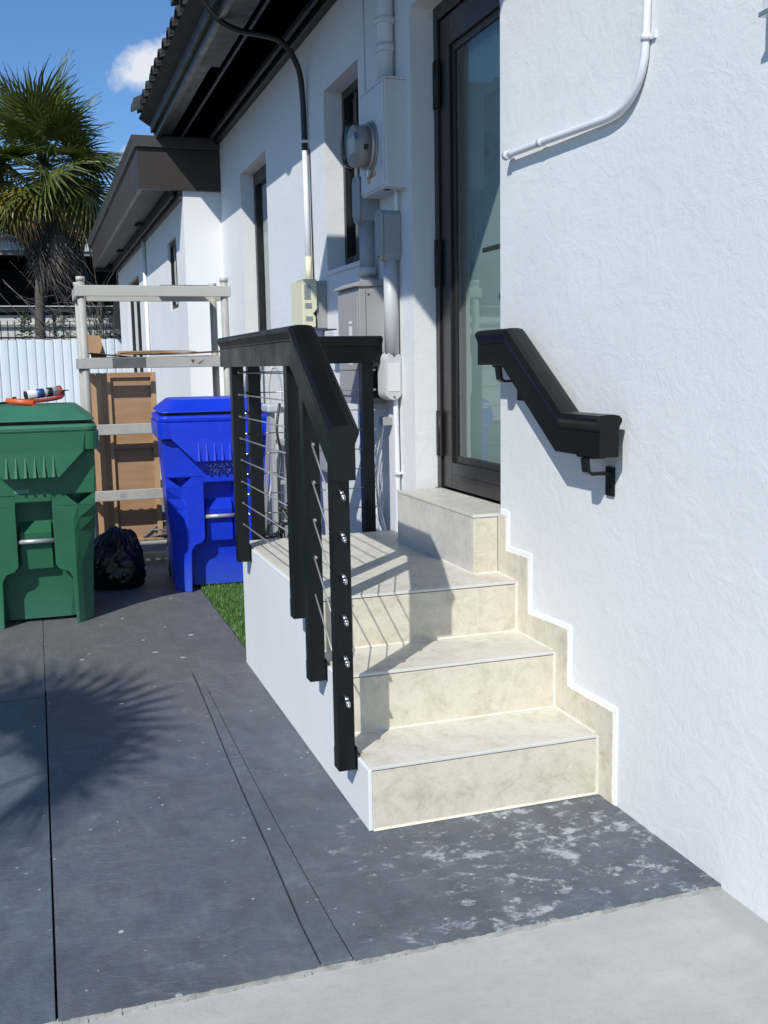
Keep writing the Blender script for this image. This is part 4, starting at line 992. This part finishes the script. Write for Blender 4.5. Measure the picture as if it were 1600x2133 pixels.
# ------------------------------------------------------------------ shelving unit with its load
t = thing('shelf_unit', 'weathered beige shelving unit standing between the bins and the rear wing', 'shelf', (0.8, 7.3, 0))
PF, PB = 7.22, 7.70
for (x, y) in ((0.325, PF), (1.275, PF), (0.325, PB), (1.275, PB)):
    p = MB().cyl((x, y, 0), (x, y, 1.955), 0.026, 14).build('post', 'shelf_post', t)
    MB().cyl((x, y, 1.93), (x, y, 1.958), 0.030, 14).build('post_cap', 'shelf_beam_clean', p)
for k, z in enumerate((1.865, 1.39, 0.945, 0.495, 0.13)):
    hh_ = 0.036
    mt = 'shelf_beam_clean' if k == 0 else 'shelf_beige'
    sh = MB().box(0.285, 1.315, PF - 0.038, PF - 0.022, z - hh_, z + hh_).build('front_beam', mt, t, 0.004)
    MB().box(0.285, 1.315, PB + 0.022, PB + 0.038, z - hh_, z + hh_).build('rear_beam', mt, t, 0.004)
    MB().box(0.285, 0.301, PF - 0.021, PB + 0.021, z - hh_, z + hh_).build('end_beam', mt, t, 0.003)
    MB().box(1.299, 1.315, PF - 0.021, PB + 0.021, z - hh_, z + hh_).build('end_beam', mt, t, 0.003)
    if k > 0:
        b = MB()
        for j in range(15):
            x = 0.31 + j * 0.0693; b.box(x, x + 0.026, PF - 0.02 if k != 1 else PF + 0.2, PF + 0.012 if k in (2, 3) else PB + 0.02, z + 0.012, z + 0.026)
        for j in range(0 if k != 1 else 3, 7 if k not in (2, 3) else 1):
            y = PF - 0.01 + j * 0.078; b.box(0.303, 1.297, y, y + 0.018, z + 0.013, z + 0.024)
        b.build('shelf_grid', 'shelf_beige' if k < 4 else 'shelf_dark', t)
MB().box(0.64, 0.66, PF - 0.0385, PF - 0.038, 1.375, 1.40).build('marker', 'red', t)
MB().prism([(1.02, 1.405), (1.05, 1.405), (1.035, 1.378)], 'y', PF - 0.0392, PF - 0.0382).build('marker', 'cardboard_dark', t)
MB().prism([(1.065, 1.380), (1.115, 1.405), (1.10, 1.392), (1.08, 1.375)], 'y', PF - 0.0392, PF - 0.0382).build('marker', 'cardboard_dark', t)
MB().box(0.50, 0.72, PF - 0.0390, PF - 0.0382, 1.357, 1.424).build('dirt_patch', 'shelf_dark', t)  # dark rectangle on the second front beam
def sheet(x0, x1, y0, y1, z, bend, mat, lab, zt=0.0, thick=0.004):
    b = MB(); n_ = 10; r1 = []; 
    for k in range(n_ + 1):
        u = k / n_; x = x0 + (x1 - x0) * u; zz = z + bend * (2 * u - 1) ** 2 + zt * u
        r1.append([(x, y0, zz), (x, y1, zz + 0.01), (x, y1, zz + 0.01 + thick), (x, y0, zz + thick)])
    o = b.loft(r1).build('cardboard_sheet', mat)
    return tag(o, lab, 'cardboard', 'cardboard lying on the shelf')
ZS = 1.418
sheet(0.42, 1.22, 7.30, 7.66, ZS + 0.0, 0.004, 'cardboard_dark', 'lowest dark cardboard sheet of the pile on the shelf', thick=0.006)
sheet(0.55, 1.28, 7.28, 7.62, ZS + 0.017, 0.008, 'cardboard_dark', 'dark middle cardboard sheet sticking out to the right', 0.012, thick=0.006)
sheet(0.54, 1.06, 7.27, 7.60, ZS + 0.034, -0.012, 'cardboard', 'light brown cardboard sheet on top of the pile', thick=0.007)
sheet(0.56, 1.08, 7.29, 7.6, ZS + 0.045, -0.006, 'cardboard', 'short brown cardboard sheet lying across the pile', thick=0.005)
o = MB().loft([[(0.375, 7.36, 1.425), (0.475, 7.36, 1.425), (0.475, 7.37, 1.425), (0.375, 7.37, 1.425)], [(0.345, 7.42, 1.585), (0.44, 7.42, 1.58), (0.44, 7.43, 1.58), (0.345, 7.43, 1.585)]]).build('cardboard_flap', 'cardboard')
tag(o, 'brown cardboard flap standing upright behind the left shelf post', 'cardboard', 'cardboard lying on the shelf')
tag(MB().loft([[(0.34, 7.30, 1.46), (0.34, 7.6, 1.46), (0.34, 7.6, 1.465), (0.34, 7.30, 1.465)], [(0.70, 7.30, 1.4225), (0.70, 7.6, 1.4225), (0.70, 7.6, 1.4275), (0.70, 7.30, 1.4275)]]).build('cardboard_sheet', 'cardboard_dark'), 'dark cardboard strip sloping down from the left shelf post', 'cardboard', 'cardboard lying on the shelf')
tag(MB().box(0.85, 1.18, 7.3, 7.7, 1.905, 1.915).build('thin_board', 'shelf_dark', None, 0.002), 'thin dark board lying on top of the shelving unit', 'board')
# panelled oak door leaning behind the shelf
t = thing('oak_cabinet_door', 'light oak panelled door leaning behind the shelving unit', 'door', (0.6, 7.86, 0.13))
DX0, DX1, DY, DZ0, DZ1 = 0.455, 0.795, 7.335, 0.13, 1.325
MB().box(DX0, DX0 + 0.035, DY, DY + 0.035, DZ0, DZ1).build('stile', 'oak_rail', t, 0.002)
MB().box(DX1 - 0.035, DX1, DY, DY + 0.035, DZ0, DZ1).build('stile', 'oak_rail', t, 0.002)
for z0, z1 in ((DZ1 - 0.035, DZ1), (0.80, 0.835), (0.13, 0.165)):
    MB().box(DX0 + 0.035, DX1 - 0.035, DY, DY + 0.034, z0, z1).build('rail', 'oak_board', t, 0.002)
for z0, z1 in ((0.165, 0.80), (0.835, DZ1 - 0.035)):
    MB().box(DX0 + 0.035, DX1 - 0.035, DY + 0.022, DY + 0.030, z0, z1).build('panel', 'oak_board', t)
t = thing('oak_side_board', 'narrow oak board standing left of the panelled oak door', 'board', (0.42, 7.8, 0.13))
MB().box(0.352, 0.430, 7.33, 7.35, 0.13, 1.325).build('board', 'oak_rail', t, 0.002)
MB().box(0.4305, 0.4545, 7.33, 7.38, 0.13, 1.323).build('edge_strip', 'oak_board', t, 0.002)
for z in (1.29, 0.93): MB().cyl((0.41, 7.327, z), (0.41, 7.33, z), 0.005, 8).build('screw', 'screw', t)

# bin bag
def bag():
    bm = bmesh.new(); bmesh.ops.create_icosphere(bm, subdivisions=6, radius=1)
    for v in bm.verts:
        p = v.co.copy(); a = math.atan2(p.y, p.x); up = max(0.0, p.z)
        f = 1 + 0.16 * noise.noise(p * 1.5) + 0.07 * noise.noise(p * 3.4)
        q1 = Vector((math.cos(a) * 2.6, math.sin(a) * 2.6, p.z * 0.8)); q2 = p * 4.5 + Vector((3, 1, 2))
        r1 = 1 - abs(noise.noise(q1 * 1.3)) * 2.2; r2 = 1 - abs(noise.noise(q2)) * 2.4
        f += 0.085 * max(0, r1) ** 3 * (0.35 + up) + 0.045 * max(0, r2) ** 4
        q = p * f
        if q.z < -0.70: q.z = -0.70 + (q.z + 0.70) * 0.12
        sag = 1 + 0.16 * max(0, -q.z) - 0.26 * max(0, q.z - 0.15)
        q.x *= sag; q.y *= sag
        q.x += 0.18 * max(0, q.z)
        v.co = Vector((q.x * 0.20, q.y * 0.18, q.z * 0.205))
    for f in bm.faces: f.smooth = True
    me = bpy.data.meshes.new('bin_bag'); bm.to_mesh(me); bm.free(); me.materials.append(MATS['bag_black'])
    o = bpy.data.objects.new('bin_bag', me); COL.objects.link(o); return o
o = bag(); o.location = (0.39, 6.56, 0.148); tag(o, 'full black bin bag on the ground between the green and blue bins', 'bin bag')
b = MB()
for k in range(5):
    r_ = 0.12 - 0.012 * k
    b.tube([(0.80 + r_ * math.cos(a) * 1.1, 7.45 + r_ * math.sin(a), 0.175 + 0.03 * k + 0.012 * math.sin(3 * a + k)) for a in [2 * PI * j / 24 for j in range(25)]], 0.013, 8)
b.tube(curve([(0.66, 7.35, 0.17), (0.74, 7.36, 0.23), (0.82, 7.38, 0.32), (0.92, 7.4, 0.34)]), 0.013, 8)
tag(b.build('hose_coil', 'hose_grey'), 'coiled grey hose on the bottom shelf beside the bin bag', 'hose')

# step ladder folded against the wall behind the railing
t = thing('step_ladder', 'grey metal step ladder standing by the wall behind the landing', 'ladder', (1.3, 5.7, 0))
for x in (1.24, 1.40):
    MB().loft([[(x - 0.012, 5.62, 0), (x + 0.012, 5.62, 0), (x + 0.012, 5.67, 0), (x - 0.012, 5.67, 0)], [(1.32 + (x - 1.32) * 0.62 - 0.012, 5.78, 1.10), (1.32 + (x - 1.32) * 0.62 + 0.012, 5.78, 1.10), (1.32 + (x - 1.32) * 0.62 + 0.012, 5.83, 1.10), (1.32 + (x - 1.32) * 0.62 - 0.012, 5.83, 1.10)]]).build('leg', 'panel_grey', t)
    MB().loft([[(x - 0.010, 6.10, 0), (x + 0.010, 6.10, 0), (x + 0.010, 6.13, 0), (x - 0.010, 6.13, 0)], [(1.32 + (x - 1.32) * 0.62 - 0.010, 5.85, 1.08), (1.32 + (x - 1.32) * 0.62 + 0.010, 5.85, 1.08), (1.32 + (x - 1.32) * 0.62 + 0.010, 5.88, 1.08), (1.32 + (x - 1.32) * 0.62 - 0.010, 5.88, 1.08)]]).build('leg', 'panel_grey', t)
for k in range(4):
    z = 0.22 + 0.23 * k; y = 5.64 + 0.16 * z / 1.1
    MB().box(1.25 + 0.012 * k, 1.39 - 0.012 * k, y - 0.02, y + 0.06, z, z + 0.02).build('step', 'panel_grey', t, 0.002)
MB().box(1.235, 1.405, 5.74, 5.92, 1.09, 1.135).build('top_tray', 'pvc_light', t, 0.01)
MB().tube(curve([(1.265, 5.83, 1.13), (1.262, 5.83, 1.22), (1.278, 5.83, 1.32), (1.296, 5.83, 1.345), (1.318, 5.83, 1.32), (1.334, 5.83, 1.22), (1.332, 5.83, 1.13)]), 0.009, 8).build('handle', 'pvc_light', t)
tag(MB().tube(curve([(1.30, 5.72, 1.14), (1.27, 5.68, 1.0), (1.285, 5.66, 0.85), (1.26, 5.62, 0.7), (1.25, 5.6, 0.45), (1.22, 5.6, 0.2), (1.2, 5.62, 0.04)]), 0.008, 8).build('black_cable', 'black_plastic'), 'black cable hanging down in front of the grey step ladder', 'cable')
b = MB()
for k in range(14):
    c = Vector((1.25 + random.uniform(-.06, .10), 5.45 + random.uniform(-.1, .1), 0.40 + random.uniform(-.1, .14)))
    b.tube(curve([c + Vector((random.uniform(-.06, .06), random.uniform(-.05, .05), random.uniform(-.08, .08))) for _ in range(4)], 5), 0.010, 6)
tag(b.build('cable_heap', 'black_plastic'), 'tangle of black cables piled behind the landing', 'cables')

# ------------------------------------------------------------------ far background
F = thing('corrugated_fence', 'white corrugated metal fence across the back of the yard', 'fence', (0, 17.0, 0))
prof_ = [(0.0, 0.0), (0.012, -0.016), (0.062, -0.019), (0.112, -0.016), (0.124, 0.0), (0.131, 0.002), (0.131, 0.010), (0.0, 0.010)]
s0 = MB().prism([(a, c + 17.0) for a, c in prof_], 'z', 0.0, 1.82).build('slat', 'fence_white', F)
s0.location = (-3.0, 0, 0)
for k in range(1, 33):
    dupe(s0, F, (-3.0 + 0.1325 * k, 0.0, random.uniform(-0.008, 0.006)))
MB().box(-3.0, 1.27, 17.02, 17.05, 1.55, 1.60).build('rail', 'fence_white', F)
K = thing('picket_fence', 'black iron picket fence rising behind the white corrugated fence', 'fence', (0, 19.8, 0))
p0 = MB().box(-0.009, 0.009, 19.791, 19.809, 0.0, 2.235).build('picket', 'iron_black', K); p0.location = (-3.0, 0, 0)
for k in range(1, 56): 
    if k % 18: dupe(p0, K, (-3.0 + 0.118 * k, 0, 0))
for x in (-2.53, 0.40, 3.2): MB().box(x - 0.03, x + 0.03, 19.77, 19.83, 0, 2.42).build('post', 'iron_black', K)
MB().box(-3, 3.5, 19.785, 19.815, 1.92, 1.95).build('rail', 'iron_black', K)
MB().box(0.0, 0.45, 19.78, 19.82, 2.37, 2.40).build('rail', 'iron_black', K)
Wl = thing('far_garden_wall', 'pale low wall with grey ledge behind the picket fence', 'wall', (0, 22, 0))
MB().box(-8, 6, 22.0, 22.3, 0, 2.44).build('wall', 'far_wall', Wl)
MB().box(-8, 6, 21.94, 22.0, 2.20, 2.26).build('ledge', 'far_ledge', Wl, 0.01)
for k in range(8): MB().box(-3.2 + 0.75 * k, -3.14 + 0.75 * k, 21.96, 22.0, 2.32, 2.44).build('bracket', 'far_ledge', Wl)
MB().box(-8, 6, 21.9, 22.0, 2.50, 2.60).build('top_rail', 'iron_black', Wl)
MB().box(-8, 6, 21.88, 21.90, 2.60, 2.62).build('cap_rail', 'far_fascia', Wl)
Cp = thing('carport', 'pale flat roofed carport with a black open front behind the palm', 'carport', (0, 26, 0))
MB().box(-14, 9, 26.0, 26.25, 4.02, 4.12).build('fascia', 'far_ledge', Cp)
MB().box(-14, 9, 25.95, 26.25, 4.12, 4.36).build('fascia', 'far_fascia', Cp)
MB().prism([(25.9, 4.36), (25.9, 4.40), (31, 5.1), (31, 4.36)], 'x', -14, 9).build('roof', 'far_roof', Cp)
MB().box(-14, 9, 26.25, 38, 4.2, 4.3).build('ceiling', 'dark_inside', Cp)
MB().box(-14, 9, 37.9, 38, 0, 4.3).build('rear_wall', 'dark_inside', Cp)
MB().box(-14.1, -14, 26, 38, 0, 4.3).box(9, 9.1, 26, 38, 0, 4.3).build('side_wall', 'dark_inside', Cp)
MB().box(-14, 9, 26.3, 38, -0.05, 0.02).build('floor', 'dark_inside', Cp)
MB().box(-13.9, 8.9, 28.5, 28.6, 0.02, 3.9).build('dark_screen', 'dark_inside', Cp)  # added black sheet standing in for the carport's deep shade

# fan palms
def fan_mesh(name, nb, rad, spread, droop, mat, seed, petiole=0.55, fold=0.25):
    rd = random.Random(seed); b = MB()
    # petiole along +x from origin
    b.tube([(0, 0, 0), (petiole * 0.5, 0, 0.03), (petiole, 0, 0)], 0.010, 5, True, [0.014, 0.010, 0.008])
    for k in range(nb):
        u = k / (nb - 1) * 2 - 1; a = u * spread
        L = rad * (1 - 0.30 * abs(u) ** 2) * rd.uniform(0.85, 1.08)
        d = Vector((math.cos(a), math.sin(a), 0)); s = Vector((-math.sin(a), math.cos(a), 0))
        c0 = Vector((petiole, 0, 0)); w0 = 0.010; wm = 0.021
        dz = -abs(u) * fold * 0.3
        pts = []
        for t_ in (0.0, 0.35, 0.65, 0.85, 1.0):
            z = dz * t_ * L - droop * (t_ ** 2.2) * L * rd.uniform(0.8, 1.25)
            pts.append(c0 + d * (L * t_ * (1 - 0.25 * droop * t_)) + Vector((0, 0, z)))
        wds = (w0 * 0.5, wm, wm * 0.75, w0 * 0.6, 0.0008)
        for i in range(4):
            up = Vector((0, 0, 0.006))
            b.face([pts[i] - s * wds[i], pts[i + 1] - s * wds[i + 1], pts[i + 1] + up, pts[i] + up])
            b.face([pts[i] + up, pts[i + 1] + up, pts[i + 1] + s * wds[i + 1], pts[i] + s * wds[i]])
    return b.build(name, mat)
def palm(name, label, base, h, sc, seed, ndead=46, ngreen=46, tr=0.085, extra=(), lean=0.0):
    rd = random.Random(seed)
    t = thing(name, label, 'palm tree', base, group='fan palms around the yard')
    pts = [(base[0] + lean * (k / 9) ** 2, base[1], base[2] + h * k / 9) for k in range(10)]
    MB().tube(pts, tr, 14, True, [tr * (1.12 - 0.02 * k + 0.03 * rd.uniform(-1, 1)) for k in range(10)]).build('trunk', 'palm_trunk', t)
    protos = {}
    def get(kind, i):
        key = (kind, i)
        if key not in protos:
            cfg = {'g': (26, 0.80, 1.95, 0.22, 'palm_green', 0.60), 'y': (22, 0.75, 1.6, 0.55, 'palm_yellow', 0.62), 'd': (22, 0.78, 0.75, 0.25, 'palm_dead', 0.45), 'r': (20, 0.66, 0.8, 0.35, 'palm_rust', 0.55)}[kind]
            o = fan_mesh('frond', cfg[0], cfg[1], cfg[2], cfg[3] * (0.6 + 0.5 * i), cfg[4], seed * 10 + i + ord(kind), cfg[5])
            protos[key] = (o, False)
        o, used = protos[key]
        if used: o = dupe(o)
        else: protos[key] = (o, True)
        return o
    top = Vector((lean, 0, h))
    def put(kind, az, el, z0, s):
        o = get(kind, rd.randrange(3)); o.parent = t
        o.rotation_mode = 'XYZ'
        M = Matrix.Rotation(az, 4, 'Z') @ Matrix.Rotation(-el, 4, 'Y') @ Matrix.Rotation(rd.uniform(-0.7, 0.7), 4, 'X')
        o.location = top + Vector((0, 0, z0)) + Vector((math.cos(az), math.sin(az), 0)) * 0.03
        o.rotation_euler = M.to_euler(); o.scale = (s * sc,) * 3
    for k in range(ngreen):
        u = k / ngreen; el = R(82) - R(128) * u ** 0.9
        put('g', k * 2.39996 + rd.uniform(-.3, .3), el + rd.uniform(-.2, .2), 0.12 - 0.3 * u, rd.uniform(0.72, 1.12))
    for k in range(20 if ngreen > 9 else 0): put('y', rd.uniform(0, 2 * PI), R(rd.uniform(-50, -5)), -0.2, rd.uniform(0.8, 1.0))
    for k in range(13 if ngreen > 9 else 0): put('r', rd.uniform(0, 2 * PI), R(rd.uniform(-68, -28)), -0.25, rd.uniform(0.8, 1.0))
    for k in range(ndead):
        u = k / max(1, ndead); put('d', k * 2.39996 + rd.uniform(-.3, .3), R(-62 - 26 * rd.random()), -0.10 - 0.5 * u, rd.uniform(0.6, 1.25))
    for az_, el_, s_ in extra: put('g', az_, el_, 0, s_)
    return t
palm('palm_tree', 'shaggy fan palm with dead brown skirt rising behind the white fence', (0.09, 19.0, 0.0), 4.78, 1.25, 4, 44, 62, 0.085, (), 0.28)
palm('palm_tree', 'slim fan palm left of the path casting the frond shadow on the paving', (-3.68, -0.05, 0.0), 3.9, 1.0, 9, 0, 0, 0.10, [(1.13, 0.05, 1.38), (0.98, 0.1, 1.25), (0.50, 0.0, 0.95), (2.0, 0.3, 1.1), (2.9, 0.2, 1.1), (3.9, 0.3, 1.1)])
palm('palm_tree', 'shaggy palm at the left picture edge behind the first palm', (-2.2, 24.4, 0.0), 5.6, 1.1, 21, 40, 34)

# bare tangled shrub and leafy bits between the fences
def shrub(name, label, c, n_, hgt, rad, seed, leaves=0, lean=0.3):
    rd = random.Random(seed); t = thing(name, label, 'shrub', (c[0], c[1], 0), group='shrubs between the two fences'); b = MB(); tips = []
    for k in range(n_):
        x = c[0] + rd.uniform(-rad, rad); y = c[1] + rd.uniform(-0.3, 0.3); p = Vector((x, y, 0)); d = Vector((rd.uniform(-lean, lean), rd.uniform(-.1, .1), 1)).normalized()
        pts = [p]; 
        for s in range(9):
            d = (d + Vector((rd.uniform(-.22, .22), rd.uniform(-.15, .15), rd.uniform(-.12, .08) - 0.02 * s))).normalized(); p = p + d * hgt / 9 * rd.uniform(0.8, 1.15); pts.append(p.copy())
        r0 = rd.uniform(0.008, 0.018)
        b.tube(pts, r0, 5, True, [r0 * (1 - 0.085 * i) for i in range(10)])
        for s in range(3):
            i = rd.randrange(3, 8); q = pts[i].copy(); dd = Vector((rd.uniform(-1, 1), rd.uniform(-.3, .3), rd.uniform(-.2, .8))).normalized(); sub = [q]
            for _ in range(5): dd = (dd + Vector((rd.uniform(-.3, .3), rd.uniform(-.2, .2), rd.uniform(-.3, .1)))).normalized(); q = q + dd * 0.13; sub.append(q.copy())
            b.tube(sub, 0.006, 4, True, [0.007, 0.006, 0.005, 0.004, 0.003, 0.002]); tips += sub[2:]
    b.build('branches', 'twig', t)
    if leaves:
        b = MB()
        for k in range(leaves):
            q = Vector((c[0] + rd.gauss(0, rad * 0.55), c[1] + rd.gauss(0, 0.15), 1.35 + rd.random() * 0.95)); a = rd.uniform(0, 2 * PI); l = rd.uniform(0.03, 0.07); e = rd.uniform(-.7, .7)
            u = Vector((math.cos(a) * math.cos(e), math.sin(a) * math.cos(e), math.sin(e))) * l; v = u.cross(Vector((rd.uniform(-1, 1), rd.uniform(-1, 1), rd.uniform(-1, 1)))).normalized() * l * 0.35
            b.face([q, q + u * 0.5 + v, q + u, q + u * 0.5 - v])
        b.build('leaves', 'shrub_leaf', t)
shrub('bare_shrub', 'bare grey shrub tangling below the wing eave behind the shelf', (1.35, 18.2, 0), 30, 3.3, 0.40, 5, 900, 0.2)
shrub('bare_shrub', 'thin arching bare shrub just right of the palm trunk', (1.0, 18.6, 0), 7, 3.7, 0.2, 6, 0, 0.35)
shrub('leafy_shrub', 'small leafy shrub in front of the palm trunk base', (-0.1, 18.4, 0), 4, 1.9, 0.14, 8, 420, 0.2)
shrub('leafy_shrub', 'small leafy shrub between the palm and the shelf post', (0.45, 18.3, 0), 4, 1.9, 0.16, 12, 160, 0.2)

# buildings across the path, out of frame: what the door glass mirrors
N1 = thing('neighbour_building', 'grey neighbouring block seen mirrored in the door glass', 'building', (-14, 30, 0))
MB().box(-20, -8.5, 22, 38, 0, 8.4).build('wall', 'neighbour', N1)
MB().box(-20.1, -8.4, 21.9, 38.1, 8.4, 8.7).build('parapet', 'far_fascia', N1)
N2 = thing('boundary_wall', 'white boundary wall on the far side of the path', 'wall', (-5, 6, 0))
MB().box(-5.3, -5.1, 2, 17.3, 0, 2.2).build('wall', 'far_wall', N2)
